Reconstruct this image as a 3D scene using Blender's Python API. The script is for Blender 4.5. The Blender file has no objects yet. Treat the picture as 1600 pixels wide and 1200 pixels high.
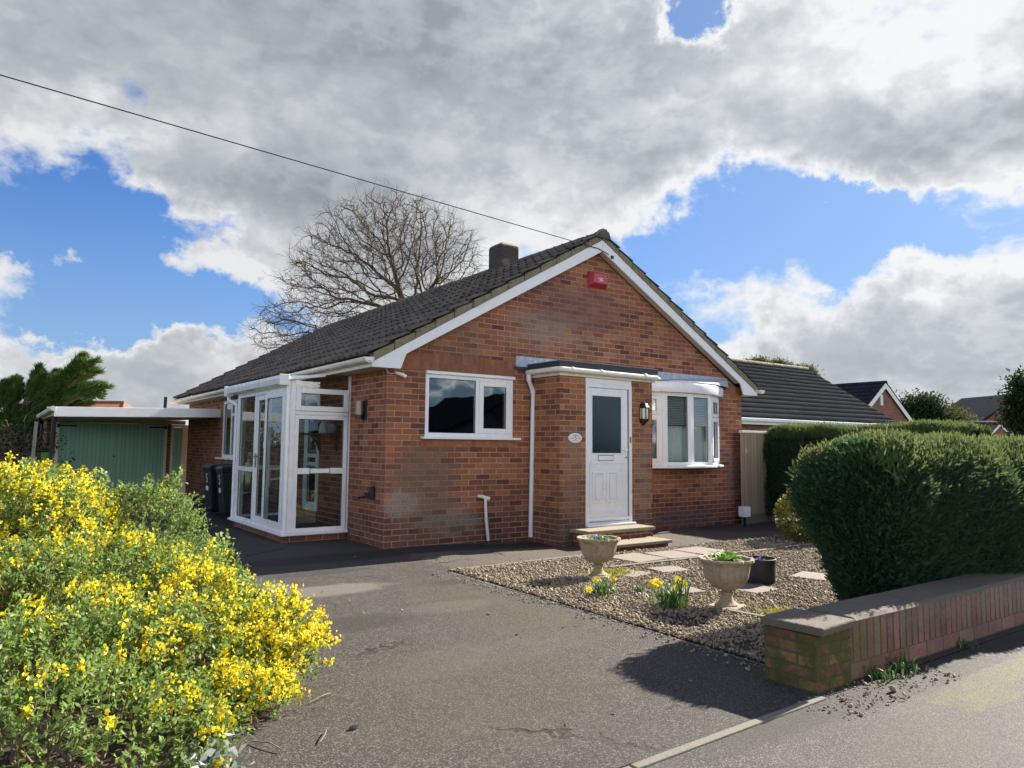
import bpy, bmesh, math, random
import numpy as np
from mathutils import Vector, Matrix
random.seed(7); RNG = np.random.default_rng(11)
SC = bpy.context.scene
COL = SC.collection
R = math.radians
# ------------------------------------------------------------------ camera model (house axes: x along the front wall, y along the side wall)
CAM = np.array([-4.1056, -8.4784, 1.30]); FPX = 1136.5
CM = np.array([[0.8125931530765298, -0.5827608279749583, 0.009065591601461006],
               [0.05669652861204487, 0.0635570517088107, -0.9963664008894656],
               [0.5800671264745891, 0.8101545028919019, 0.08468654100557171]])
def ray(px, py):
    return CM.T @ np.array([(px-800)/FPX, (py-600)/FPX, 1.0])
def at(px, py, depth):
    "real point seen at a pixel of the 1600x1200 photo, at a depth in metres along the view"
    return CAM + ray(px, py)*depth
def G(px, py, z=0.0):
    d = ray(px, py); return CAM + d*((z-CAM[2])/d[2])
cam = bpy.data.cameras.new("camera"); co = bpy.data.objects.new("camera", cam); COL.objects.link(co)
cam.sensor_width = 36; cam.lens = 36*FPX/1600; cam.clip_start = 0.05; cam.clip_end = 3000
r_, d_, f_ = CM
co.matrix_world = Matrix(((r_[0], -d_[0], -f_[0], CAM[0]), (r_[1], -d_[1], -f_[1], CAM[1]), (r_[2], -d_[2], -f_[2], CAM[2]), (0, 0, 0, 1)))
SC.camera = co
SC.view_settings.view_transform = 'Standard'; SC.view_settings.look = 'None'
SC.view_settings.exposure = 1.5; SC.view_settings.gamma = 1.0
SC.cycles.use_denoising = True
SC.cycles.max_bounces = 8; SC.cycles.diffuse_bounces = 3; SC.cycles.glossy_bounces = 3; SC.cycles.transparent_max_bounces = 12
SC.cycles.caustics_reflective = False; SC.cycles.caustics_refractive = False

# ------------------------------------------------------------------ node helper
class NT:
    def __init__(s, tree): s.t = tree; s.n = tree.nodes; s.l = tree.links
    def add(s, typ, **kw):
        n = s.n.new(typ)
        for k, v in kw.items(): setattr(n, k, v)
        return n
    def put(s, sock, v):
        if v is None: return
        if hasattr(v, 'is_output') or isinstance(v, bpy.types.NodeSocket): s.l.new(v, sock)
        elif isinstance(v, (tuple, list)):
            v = tuple(v)
            if sock.type == 'RGBA' and len(v) == 3: v = v+(1,)
            sock.default_value = v
        else: sock.default_value = v
    def math(s, op, a, b=None, c=None, clamp=False):
        n = s.add('ShaderNodeMath', operation=op, use_clamp=clamp)
        s.put(n.inputs[0], a); s.put(n.inputs[1], b); s.put(n.inputs[2], c); return n.outputs[0]
    def vm(s, op, a, b=None):
        n = s.add('ShaderNodeVectorMath', operation=op); s.put(n.inputs[0], a); s.put(n.inputs[1], b)
        return n.outputs['Value'] if op in ('LENGTH', 'DOT_PRODUCT', 'DISTANCE') else n.outputs[0]
    def mix(s, f, a, b, typ='MIX'):
        n = s.add('ShaderNodeMixRGB', blend_type=typ); s.put(n.inputs[0], f); s.put(n.inputs[1], a); s.put(n.inputs[2], b); return n.outputs[0]
    def noise(s, vec, scale, detail=3, rough=0.55, dist=0.0, col=False):
        n = s.add('ShaderNodeTexNoise'); s.put(n.inputs['Vector'], vec); s.put(n.inputs['Scale'], scale); s.put(n.inputs['Detail'], detail)
        s.put(n.inputs['Roughness'], rough); s.put(n.inputs['Distortion'], dist); return n.outputs[1 if col else 0]
    def vor(s, vec, scale, out='Distance', feature='F1'):
        n = s.add('ShaderNodeTexVoronoi', feature=feature); s.put(n.inputs['Vector'], vec); s.put(n.inputs['Scale'], scale); return n.outputs[out]
    def ramp(s, f, stops, interp='LINEAR'):
        n = s.add('ShaderNodeValToRGB'); e = n.color_ramp; e.interpolation = interp
        while len(e.elements) < len(stops): e.elements.new(0.5)
        for i, (p, c) in enumerate(stops):
            e.elements[i].position = p; e.elements[i].color = tuple(c)+((1,) if len(c) == 3 else ())
        s.put(n.inputs[0], f); return n.outputs[0]
    def mr(s, v, a, b, c=0.0, d=1.0, smooth=True):
        n = s.add('ShaderNodeMapRange', interpolation_type='SMOOTHSTEP' if smooth else 'LINEAR'); s.put(n.inputs[0], v)
        for i, q in enumerate((a, b, c, d)): s.put(n.inputs[i+1], q)
        return n.outputs[0]
    def sep(s, v):
        n = s.add('ShaderNodeSeparateXYZ'); s.put(n.inputs[0], v); return n.outputs
    def comb(s, x, y, z):
        n = s.add('ShaderNodeCombineXYZ'); s.put(n.inputs[0], x); s.put(n.inputs[1], y); s.put(n.inputs[2], z); return n.outputs[0]
    def bump(s, h, strength=0.3, dist=0.01, normal=None):
        n = s.add('ShaderNodeBump'); s.put(n.inputs['Height'], h); n.inputs['Strength'].default_value = strength; n.inputs['Distance'].default_value = dist
        s.put(n.inputs['Normal'], normal); return n.outputs[0]
def newmat(name):
    m = bpy.data.materials.new(name); m.use_nodes = True; t = NT(m.node_tree); b = t.n['Principled BSDF']
    return m, t, b
def setp(t, b, col=None, rough=None, spec=None, normal=None, metal=None):
    t.put(b.inputs['Base Color'], col); t.put(b.inputs['Roughness'], rough); t.put(b.inputs['Specular IOR Level'], spec)
    t.put(b.inputs['Normal'], normal); t.put(b.inputs['Metallic'], metal)
def pos(t): return t.add('ShaderNodeNewGeometry').outputs['Position']
def blob(t, P, c, r):
    "soft mask 1 at c falling to 0 at distance r (r may be a triple)"
    if not isinstance(r, (tuple, list)): r = (r, r, r)
    v = t.vm('MULTIPLY', t.vm('SUBTRACT', P, tuple(float(q) for q in c)), tuple(1.0/q for q in r))
    return t.mr(t.vm('LENGTH', v), 0.15, 1.0, 1.0, 0.0)
def simple(name, col, rough=0.5, var=0.12, scale=6, bump=0.0, bscale=60, spec=0.5, metal=0.0, dirt=None, dirt_amt=0.0):
    m, t, b = newmat(name); P = pos(t)
    n = t.noise(P, scale, 4, 0.6)
    c = t.mix(t.math('MULTIPLY', n, 1.0), tuple(q*(1-var) for q in col), tuple(min(1, q*(1+var)) for q in col))
    if dirt is not None:
        dn = t.mr(t.noise(P, scale*2.3, 5, 0.65, 0.4), 0.45, 0.75)
        c = t.mix(t.math('MULTIPLY', dn, dirt_amt), c, dirt)
    nm = t.bump(t.noise(P, bscale, 4, 0.6), bump, 0.01) if bump else None
    setp(t, b, c, t.mr(n, 0.3, 0.7, max(0.02, rough-0.08), rough+0.08), spec, nm, metal)
    return m
# ------------------------------------------------------------------ objects
W = {}
def wm(o): return W.get(o.name, Matrix.Identity(4))
def tag(o, label=None, cat=None, group=None, kind=None):
    if label: o['label'] = label
    if cat: o['category'] = cat
    if group: o['group'] = group
    if kind: o['kind'] = kind
    return o
def thing(name, label, cat, loc=(0, 0, 0), group=None):
    o = bpy.data.objects.new(name, None); COL.objects.link(o); o.location = tuple(float(q) for q in loc); o.empty_display_size = 0.2
    W[o.name] = Matrix.Translation(o.location); return tag(o, label, cat, group)
def link(me, name, m, parent=None, smooth=False):
    o = bpy.data.objects.new(name, me); COL.objects.link(o)
    if m is not None:
        for q in (m if isinstance(m, (list, tuple)) else [m]): me.materials.append(q)
    if smooth: me.polygons.foreach_set('use_smooth', [True]*len(me.polygons))
    if parent is not None:
        o.parent = parent; o.matrix_parent_inverse = wm(parent).inverted()
    return o
class Basis:
    "local frame: u along, v up, w outward"
    def __init__(s, o, a=(1, 0, 0), b=(0, 0, 1), n=(0, -1, 0)):
        s.o = Vector(o); s.a = Vector(a).normalized(); s.b = Vector(b).normalized(); s.n = Vector(n).normalized()
    def __call__(s, u, v, w): return s.o+s.a*u+s.b*v+s.n*w
WORLD = Basis((0, 0, 0), (1, 0, 0), (0, 0, 1), (0, -1, 0))
class MB:
    def __init__(s): s.v = []; s.f = []
    def add(s, vs, fs):
        k = len(s.v); s.v += [tuple(q) for q in vs]; s.f += [tuple(i+k for i in f) for f in fs]; return s
    def box(s, x0, x1, y0, y1, z0, z1):
        x0, x1 = sorted((x0, x1)); y0, y1 = sorted((y0, y1)); z0, z1 = sorted((z0, z1))
        return s.add([(x, y, z) for z in (z0, z1) for y in (y0, y1) for x in (x0, x1)],
                     [(0, 2, 3, 1), (4, 5, 7, 6), (0, 1, 5, 4), (2, 6, 7, 3), (0, 4, 6, 2), (1, 3, 7, 5)])
    def lbox(s, B, u0, u1, v0, v1, w0, w1):
        vs = [B(u, v, w) for v in (v0, v1) for w in (w0, w1) for u in (u0, u1)]
        return s.add(vs, [(0, 1, 3, 2), (4, 6, 7, 5), (0, 4, 5, 1), (2, 3, 7, 6), (0, 2, 6, 4), (1, 5, 7, 3)])
    def prism(s, poly, B, w0, w1):
        "polygon in (u,v) of basis B extruded between w0 and w1"
        n = len(poly); vs = [B(u, v, w0) for u, v in poly]+[B(u, v, w1) for u, v in poly]
        fs = [tuple(range(n))[::-1], tuple(range(n, 2*n))]+[(i, (i+1) % n, n+(i+1) % n, n+i) for i in range(n)]
        return s.add(vs, fs)
    def tube(s, pts, r, n=8, cap=True):
        pts = [Vector(p) for p in pts]; m = len(pts); rs = r if isinstance(r, (list, tuple)) else [r]*m
        vs = []; up = None
        for i, p in enumerate(pts):
            d = (pts[min(i+1, m-1)]-pts[max(i-1, 0)]).normalized()
            if up is None:
                up = d.orthogonal().normalized()
            up = (up-d*up.dot(d))
            up = up.normalized() if up.length > 1e-6 else d.orthogonal().normalized()
            q = d.cross(up)
            vs += [p+(up*math.cos(6.28318*k/n)+q*math.sin(6.28318*k/n))*rs[i] for k in range(n)]
        fs = [(i*n+k, i*n+(k+1) % n, (i+1)*n+(k+1) % n, (i+1)*n+k) for i in range(m-1) for k in range(n)]
        if cap: fs += [tuple(range(n))[::-1], tuple(range((m-1)*n, m*n))]
        return s.add(vs, fs)
    def cyl(s, p0, p1, r, n=12): return s.tube([p0, p1], r, n)
    def lathe(s, prof, c, n=32, wob=None):
        c = Vector(c); vs = []
        for (r, z) in prof:
            for k in range(n):
                a = 6.283185*k/n; rr = r*(wob(a, z) if wob else 1)
                vs.append(c+Vector((rr*math.cos(a), rr*math.sin(a), z)))
        m = len(prof); fs = [(i*n+k, i*n+(k+1) % n, (i+1)*n+(k+1) % n, (i+1)*n+k) for i in range(m-1) for k in range(n)]
        fs += [tuple(range(n))[::-1], tuple(range((m-1)*n, m*n))]
        return s.add(vs, fs)
    def build(s, name, m, parent=None, smooth=False, bevel=0.0, uv=None):
        me = bpy.data.meshes.new(name); me.from_pydata(s.v, [], s.f); me.update()
        bm = bmesh.new(); bm.from_mesh(me); bmesh.ops.recalc_face_normals(bm, faces=bm.faces); bm.to_mesh(me); bm.free()
        if uv:
            l = me.uv_layers.new(name='UVMap')
            for p in me.polygons:
                n = p.normal; ax = max(range(3), key=lambda i: abs(n[i]))
                for li in p.loop_indices:
                    c = me.vertices[me.loops[li].vertex_index].co
                    q = (c.y+0.1125, c.z) if ax == 0 else ((c.x, c.z) if ax == 1 else (c.x, c.y))
                    l.data[li].uv = (q[1], q[0]) if uv == 'soldier' else q
        o = link(me, name, m, parent)
        if smooth:
            me.polygons.foreach_set('use_smooth', [True]*len(me.polygons)); me.set_sharp_from_angle(angle=R(35))
        if bevel:
            b = o.modifiers.new('bevel', 'BEVEL'); b.width = bevel; b.segments = 2; b.limit_method = 'ANGLE'; b.angle_limit = R(40); b.harden_normals = False
        return o
def fast_mesh(name, V, F, m, parent=None, rnd=None, smooth=False, attr='rnd'):
    "numpy mesh: V (n,3), F (k,4) or (k,3)"
    V = np.asarray(V, np.float32); F = np.asarray(F, np.int32); k, c = F.shape
    me = bpy.data.meshes.new(name); me.vertices.add(len(V)); me.vertices.foreach_set('co', V.ravel())
    me.loops.add(k*c); me.loops.foreach_set('vertex_index', F.ravel())
    me.polygons.add(k); me.polygons.foreach_set('loop_start', np.arange(0, k*c, c, dtype=np.int32))
    if rnd is not None:
        a = me.attributes.new(attr, 'FLOAT', 'FACE'); a.data.foreach_set('value', np.asarray(rnd, np.float32))
    me.update(calc_edges=True)
    if smooth: me.polygons.foreach_set('use_smooth', np.ones(k, bool))
    return link(me, name, m, parent)
def unit(a): return a/np.maximum(np.linalg.norm(a, axis=-1, keepdims=True), 1e-9)
def leaf_cards(C, D, L, Wd, fold=0.25):
    "diamond leaves: base C, direction D, length L, half width Wd -> V,F"
    n = len(C); D = unit(D); S = unit(np.cross(D, RNG.normal(size=(n, 3)))); N = np.cross(D, S)
    L = np.broadcast_to(L, (n,))[:, None]; Wd = np.broadcast_to(Wd, (n,))[:, None]
    mid = C+D*L*0.5+N*Wd*fold
    V = np.stack([C, mid+S*Wd, C+D*L, mid-S*Wd], 1).reshape(-1, 3)
    F = np.arange(4*n).reshape(n, 4)
    return V, F
def leaves(name, C, D, L, Wd, m, parent=None, fold=0.25, rnd=None):
    V, F = leaf_cards(C, D, L, Wd, fold)
    return fast_mesh(name, V, F, m, parent, RNG.random(len(C)) if rnd is None else rnd)
def tubes_np(P0, P1, R0, R1, n=5):
    "many tapered segments at once"
    D = unit(P1-P0); A = unit(np.cross(D, np.array([0.31, 0.17, 0.93]))); B = np.cross(D, A); k = len(P0)
    ang = np.arange(n)*2*np.pi/n
    ring = A[:, None]*np.cos(ang)[None, :, None]+B[:, None]*np.sin(ang)[None, :, None]
    V = np.concatenate([P0[:, None]+ring*R0[:, None, None], P1[:, None]+ring*R1[:, None, None]], 1).reshape(-1, 3)
    i = np.arange(n); j = (i+1) % n
    f = np.stack([i, j, j+n, i+n], 1)
    F = (f[None]+(np.arange(k)*2*n)[:, None, None]).reshape(-1, 4)
    return V, F
def text_mesh(body, size, B, name, m, parent, ext=0.001):
    cu = bpy.data.curves.new(name, 'FONT'); cu.body = body; cu.size = size; cu.align_x = 'CENTER'; cu.align_y = 'CENTER'; cu.extrude = ext
    o = bpy.data.objects.new(name, cu); COL.objects.link(o)
    dg = bpy.context.evaluated_depsgraph_get(); me = bpy.data.meshes.new_from_object(o.evaluated_get(dg))
    bpy.data.objects.remove(o); bpy.data.curves.remove(cu)
    for v in me.vertices:
        v.co = B(v.co.x, v.co.y, v.co.z)
    me.materials.clear(); return link(me, name, m, parent)
# ------------------------------------------------------------------ materials
def brick(name, tones, mortar=(0.52, 0.38, 0.265), bw=0.2275, rh=0.0755, stains=(), dpc=None, moss=0.0, ms=0.0052, soot=None):
    m, t, b = newmat(name); P = pos(t)
    uv = t.add('ShaderNodeUVMap').outputs[0]
    wob = t.vm('SCALE', t.vm('SUBTRACT', t.noise(uv, 14, 2, 0.5, col=True), (0.5, 0.5, 0.5))); wob.node.inputs['Scale'].default_value = 0.006
    v = t.vm('ADD', uv, wob)
    def bt(c1, c2, mo, smooth, size):
        n = t.add('ShaderNodeTexBrick', offset=0.5, offset_frequency=2, squash=1.0)
        t.put(n.inputs['Vector'], v); t.put(n.inputs['Color1'], c1); t.put(n.inputs['Color2'], c2); t.put(n.inputs['Mortar'], mo)
        n.inputs['Scale'].default_value = 1; n.inputs['Mortar Size'].default_value = size; n.inputs['Mortar Smooth'].default_value = smooth
        n.inputs['Bias'].default_value = 0; n.inputs['Brick Width'].default_value = bw; n.inputs['Row Height'].default_value = rh
        return n
    bn = bt((0, 0, 0), (1, 1, 1), (0.5, 0.5, 0.5), 0.15, ms)
    rnd = bn.outputs['Color']; mort = bn.outputs['Fac']
    k = len(tones)
    col = t.ramp(rnd, [((i+0.5)/k, c) for i, c in enumerate(tones)], 'LINEAR')
    fine = t.noise(P, 45, 5, 0.65); mid = t.noise(P, 7, 4, 0.6); big = t.noise(P, 1.1, 4, 0.6)
    col = t.mix(t.mr(fine, 0.42, 0.75, 0, 0.6), col, t.mix(1.0, col, (0.5, 0.47, 0.5), 'MULTIPLY'))
    col = t.mix(t.mr(mid, 0.5, 0.75, 0, 0.35), col, tuple(min(1, q*1.5) for q in tones[0]))
    if dpc:
        z = t.sep(P)[2]; low = t.mr(z, dpc-0.004, dpc+0.004, 1, 0)
        col = t.mix(t.math('MULTIPLY', low, 0.6), col, t.mix(rnd, (0.13, 0.045, 0.04), (0.06, 0.028, 0.032)))
    mcol = t.mix(t.mr(fine, 0.35, 0.7), tuple(q*0.8 for q in mortar), mortar)
    mcol = t.mix(t.mr(mid, 0.45, 0.65, 0, 0.55), mcol, tuple(q*0.5 for q in mortar))
    col = t.mix(mort, col, mcol)
    if soot: col = t.mix(t.mr(big, 0.42, 0.62, 0, soot), col, (0.075, 0.055, 0.045))
    for c, r, sc, amt in stains:
        bl = blob(t, P, c, r)
        br = t.math('FRACT', t.math('MULTIPLY', rnd, 7.31))                     # each brick takes the weather differently
        nn = t.math('ADD', t.math('MULTIPLY', bl, 0.75), t.math('MULTIPLY', t.noise(P, 6.5, 7, 0.74, 0.6), 0.75))
        nn = t.mr(t.math('ADD', nn, t.math('MULTIPLY', t.math('SUBTRACT', br, 0.5), 0.42)), 0.62, 1.12)
        nn = t.math('MULTIPLY', nn, t.mr(t.noise(P, 38, 5, 0.75), 0.36, 0.60, 0.25, 1.0))
        col = t.mix(t.math('MULTIPLY', nn, amt), col, sc)
    if moss:
        mm = t.mr(t.noise(P, 7.5, 6, 0.72, 0.5), 0.36, 0.56)
        col = t.mix(t.math('MULTIPLY', mm, moss), col, t.mix(t.noise(P, 60, 3), (0.030, 0.040, 0.012), (0.10, 0.11, 0.025)))
    h = t.math('ADD', t.math('MULTIPLY', mort, -1.0), t.math('MULTIPLY', fine, 0.35))
    setp(t, b, col, t.mr(fine, 0.3, 0.7, 0.8, 0.95), 0.25, t.bump(h, 0.55, 0.006))
    return m
TONES = [(0.325, 0.116, 0.058), (0.385, 0.150, 0.073), (0.34, 0.124, 0.060), (0.42, 0.185, 0.090), (0.31, 0.108, 0.056), (0.18, 0.066, 0.042), (0.36, 0.134, 0.064), (0.24, 0.084, 0.048), (0.30, 0.105, 0.056), (0.14, 0.055, 0.040)]
GREY = (0.27, 0.22, 0.17); WHT = (0.44, 0.38, 0.31)
M = {}
M['brick'] = brick('house_brick', TONES, dpc=0.375, soot=0.25, stains=[
    ((0.55, 0.0, 0.75), (0.95, 0.8, 1.15), (0.17, 0.125, 0.085), 0.9), ((0.25, 0.0, 0.55), (0.55, 0.12, 0.35), WHT, 0.55),
    ((1.0, 0.0, 0.25), (0.9, 0.6, 0.4), GREY, 0.75), ((2.6, 0.0, 3.05), (1.3, 0.6, 0.55), (0.27, 0.22, 0.18), 0.85), ((3.2, 0.0, 3.45), (1.5, 0.6, 0.8), (0.17, 0.10, 0.085), 0.75),
    ((6.95, 0.0, 0.8), (0.5, 0.6, 0.9), (0.16, 0.13, 0.12), 0.75), ((5.6, 0.0, 0.1), (1.6, 0.6, 0.3), (0.13, 0.10, 0.11), 0.7), ((6.4, 0.0, 1.2), (0.5, 0.5, 0.9), WHT, 0.25), ((1.1, 0.0, 2.75), (1.2, 0.5, 0.5), (0.19, 0.12, 0.075), 0.5)])
M['brick_porch'] = brick('porch_brick', [(0.33, 0.135, 0.055), (0.44, 0.195, 0.085), (0.29, 0.105, 0.05), (0.17, 0.062, 0.035), (0.40, 0.165, 0.072), (0.24, 0.085, 0.045)], dpc=0.375, soot=0.3, stains=[
    ((3.95, -0.65, 0.9), (0.35, 0.25, 1.2), (0.25, 0.20, 0.15), 0.75), ((2.55, -0.65, 1.0), (0.32, 0.2, 1.3), (0.21, 0.155, 0.105), 0.7), ((3.2, -0.65, 0.1), (2, 0.3, 0.4), (0.17, 0.14, 0.13), 0.6)])
M['soldier'] = brick('soldier_brick', TONES[:4], mortar=(0.30, 0.19, 0.13), bw=0.24, rh=0.0755, soot=0.3)
M['brick_dark'] = brick('shaded_brick', [(0.20, 0.085, 0.055), (0.24, 0.10, 0.06), (0.15, 0.06, 0.042)], dpc=None)  # darker copy of the house brick, shade put into its tones
M['brick_neigh'] = brick('neighbour_brick', [(0.27, 0.115, 0.085), (0.30, 0.14, 0.10), (0.22, 0.09, 0.07)], mortar=(0.3, 0.22, 0.17))
M['brick_wall'] = brick('garden_wall_brick', [(0.25, 0.115, 0.085), (0.30, 0.16, 0.115), (0.20, 0.115, 0.09), (0.22, 0.17, 0.13), (0.31, 0.13, 0.095)], mortar=(0.13, 0.11, 0.085), bw=0.225, rh=0.1, ms=0.008, soot=0.3,
                         stains=[((1.5, -6.18, 0.3), (2.0, 0.3, 0.25), (0.26, 0.235, 0.19), 0.3), ((0.1, -6.18, 0.2), (0.5, 0.3, 0.35), (0.13, 0.12, 0.03), 0.5)])
M['brick_sold_wall'] = brick('garden_wall_upright_brick', [(0.24, 0.125, 0.095), (0.21, 0.135, 0.105), (0.28, 0.145, 0.11), (0.23, 0.18, 0.14), (0.19, 0.10, 0.08)], mortar=(0.075, 0.062, 0.048), bw=2.0, rh=0.075, ms=0.008, soot=0.35,
                         stains=[((1.5, -6.18, 0.3), (2.4, 0.3, 0.25), (0.28, 0.26, 0.22), 0.3), ((0.05, -6.18, 0.2), (0.35, 0.3, 0.35), (0.14, 0.13, 0.03), 0.6)])
M['brick_pillar'] = brick('pillar_brick', [(0.26, 0.085, 0.06), (0.20, 0.12, 0.055), (0.28, 0.16, 0.06), (0.13, 0.08, 0.045), (0.24, 0.075, 0.055)], mortar=(0.11, 0.10, 0.07), bw=0.225, rh=0.062, ms=0.008, moss=0.9)
M['chimney'] = brick('chimney_brick', [(0.065, 0.055, 0.050), (0.10, 0.082, 0.066), (0.055, 0.048, 0.047), (0.085, 0.068, 0.056)], mortar=(0.12, 0.105, 0.085), bw=0.225, rh=0.1, soot=0.6, stains=[((3.4, 2.24, 4.65), (0.2, 0.1, 0.12), (0.30, 0.24, 0.18), 0.8)])
M['white'] = simple('white_upvc', (0.86, 0.86, 0.84), 0.30, 0.015, 3, dirt=(0.66, 0.64, 0.58), dirt_amt=0.06)
M['cream'] = simple('aged_cream_plastic', (0.82, 0.77, 0.65), 0.35, 0.04, 3, dirt=(0.50, 0.44, 0.34), dirt_amt=0.2)
M['gutter'] = simple('white_gutter_plastic', (0.84, 0.80, 0.71), 0.3, 0.04, 3, dirt=(0.50, 0.44, 0.34), dirt_amt=0.2)
M['soffit'] = simple('soffit_board', (0.55, 0.48, 0.38), 0.6, 0.08, 4)
M['black'] = simple('black_plastic', (0.012, 0.013, 0.015), 0.4, 0.2, 5)
M['felt'] = simple('dark_roof_felt', (0.035, 0.040, 0.046), 0.6, 0.15, 8, 0.1, 90)
M['lead'] = simple('lead_flashing', (0.33, 0.39, 0.46), 0.45, 0.25, 9, 0.15, 30, dirt=(0.75, 0.76, 0.76), dirt_amt=0.75)
M['seal'] = simple('black_glazing_seal', (0.02, 0.02, 0.02), 0.5)
M['metal'] = simple('brushed_metal', (0.55, 0.55, 0.54), 0.3, 0.05, 10, metal=0.9)
M['red'] = simple('red_alarm_plastic', (0.40, 0.012, 0.03), 0.35, 0.08, 6)
M['red_face'] = simple('faded_red_alarm_face', (0.50, 0.085, 0.085), 0.45, 0.12, 9)
M['mortar_moss'] = simple('mossy_verge_mortar', (0.24, 0.21, 0.14), 0.95, 0.35, 7, 0.6, 35, dirt=(0.10, 0.105, 0.03), dirt_amt=0.75)
M['stonecast'] = simple('weathered_cast_stone', (0.36, 0.29, 0.185), 0.9, 0.22, 9, 0.35, 70, dirt=(0.12, 0.105, 0.06), dirt_amt=0.6)
M['slab_step'] = simple('step_concrete', (0.29, 0.235, 0.15), 0.92, 0.25, 8, 0.5, 60, dirt=(0.12, 0.10, 0.06), dirt_amt=0.5)
M['slab'] = simple('pink_paving_slab', (0.245, 0.20, 0.165), 0.9, 0.2, 7, 0.35, 120, dirt=(0.16, 0.13, 0.09), dirt_amt=0.4)
M['kerb'] = simple('concrete_edging', (0.185, 0.165, 0.13), 0.92, 0.2, 9, 0.4, 80, dirt=(0.10, 0.10, 0.05), dirt_amt=0.5)
M['cap'] = simple('concrete_coping', (0.135, 0.110, 0.085), 0.95, 0.3, 9, 0.6, 60, dirt=(0.085, 0.085, 0.045), dirt_amt=0.65)
M['soil'] = simple('dark_soil', (0.045, 0.033, 0.022), 0.95, 0.3, 12, 0.6, 50)
M['plaster'] = simple('room_plaster', (0.16, 0.16, 0.15), 0.9, 0.1, 2)
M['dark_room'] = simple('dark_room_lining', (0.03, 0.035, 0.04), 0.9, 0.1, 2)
M['lace'] = simple('white_net', (0.70, 0.72, 0.70), 0.9, 0.08, 20)
M['curtain'] = simple('beige_curtain', (0.45, 0.38, 0.30), 0.9, 0.1, 20)
M['blind'] = simple('grey_slatted_blind', (0.30, 0.31, 0.31), 0.7, 0.08, 20)
M['shelfwood'] = simple('dark_red_shelf_wood', (0.10, 0.022, 0.016), 0.5, 0.3, 20)
M['vase_white'] = simple('white_glaze', (0.65, 0.63, 0.60), 0.3)
M['vase_blue'] = simple('blue_grey_glaze', (0.20, 0.23, 0.30), 0.3)
M['bottle'] = simple('dark_bottle_glass', (0.03, 0.012, 0.03), 0.15)
M['doormat'] = simple('dark_doormat', (0.03, 0.032, 0.036), 0.95, 0.2, 60, 0.3, 120)
M['cable'] = simple('cable_sheath', (0.025, 0.025, 0.028), 0.6)
M['bark'] = simple('oak_bark', (0.095, 0.070, 0.046), 0.95, 0.4, 5, 0.5, 20, dirt=(0.085, 0.085, 0.04), dirt_amt=0.5)
M['twig'] = simple('brown_twig', (0.16, 0.105, 0.065), 0.9, 0.3, 12)
M['deadtwig'] = simple('grey_dead_twig', (0.20, 0.155, 0.12), 0.9, 0.3, 12)
M['sash_frame'] = M['white']
M['bin'] = simple('black_bin_plastic', (0.010, 0.011, 0.014), 0.45, 0.15, 6)
M['binwhite'] = simple('white_decal', (0.75, 0.75, 0.73), 0.5, 0.05, 30)
M['pot'] = simple('dark_blue_black_pot', (0.018, 0.021, 0.028), 0.55, 0.2, 6, 0.1, 40)
M['lamp_glass'] = simple('pale_lamp_glass', (0.86, 0.80, 0.56), 0.25, 0.06, 10)
M['tin'] = simple('galvanised_lamp_body', (0.26, 0.22, 0.17), 0.35, 0.1, 10, metal=0.4)
M['greenbin'] = simple('dark_green_plastic', (0.012, 0.045, 0.03), 0.5)
M['limebin'] = simple('lime_green_plastic', (0.13, 0.27, 0.03), 0.5)
M['terracotta'] = simple('terracotta_roof_tile', (0.25, 0.10, 0.045), 0.9, 0.3, 9, 0.5, 12)
M['render'] = simple('pale_render', (0.45, 0.42, 0.36), 0.9, 0.1, 4)
M['plaque'] = simple('white_enamel', (0.78, 0.77, 0.73), 0.25, 0.03, 5)
M['ink'] = simple('dark_blue_ink', (0.02, 0.03, 0.07), 0.4)
def tiles(name, a, b2, c, lichen=0.25):
    m, t, b = newmat(name); P = pos(t)
    n = t.noise(P, 2.2, 4, 0.6); f = t.noise(P, 38, 5, 0.7)
    col = t.mix(t.mr(n, 0.35, 0.65), a, b2)
    col = t.mix(t.mr(t.noise(P, 9, 3, 0.6), 0.5, 0.7, 0, 0.6), col, c)
    col = t.mix(t.mr(f, 0.60, 0.75, 0, lichen), col, (0.24, 0.23, 0.18))
    col = t.mix(t.mr(t.noise(P, 4.5, 5, 0.7, 0.4), 0.60, 0.72, 0, lichen*1.5), col, (0.075, 0.072, 0.035))
    setp(t, b, col, t.mr(f, 0.3, 0.7, 0.75, 0.95), 0.15 if lichen < 0.1 else 0.3, t.bump(f, 0.4, 0.006))
    return m
M['tile'] = tiles('dark_concrete_tile', (0.088, 0.076, 0.062), (0.16, 0.138, 0.108), (0.11, 0.09, 0.068), 0.3)
M['tile2'] = tiles('neighbour_grey_tile', (0.013, 0.0165, 0.024), (0.020, 0.0245, 0.034), (0.016, 0.0185, 0.024), 0.012)
M['tile3'] = tiles('far_blue_grey_tile', (0.018, 0.021, 0.029), (0.026, 0.030, 0.040), (0.02, 0.021, 0.026), 0.05)
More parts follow.
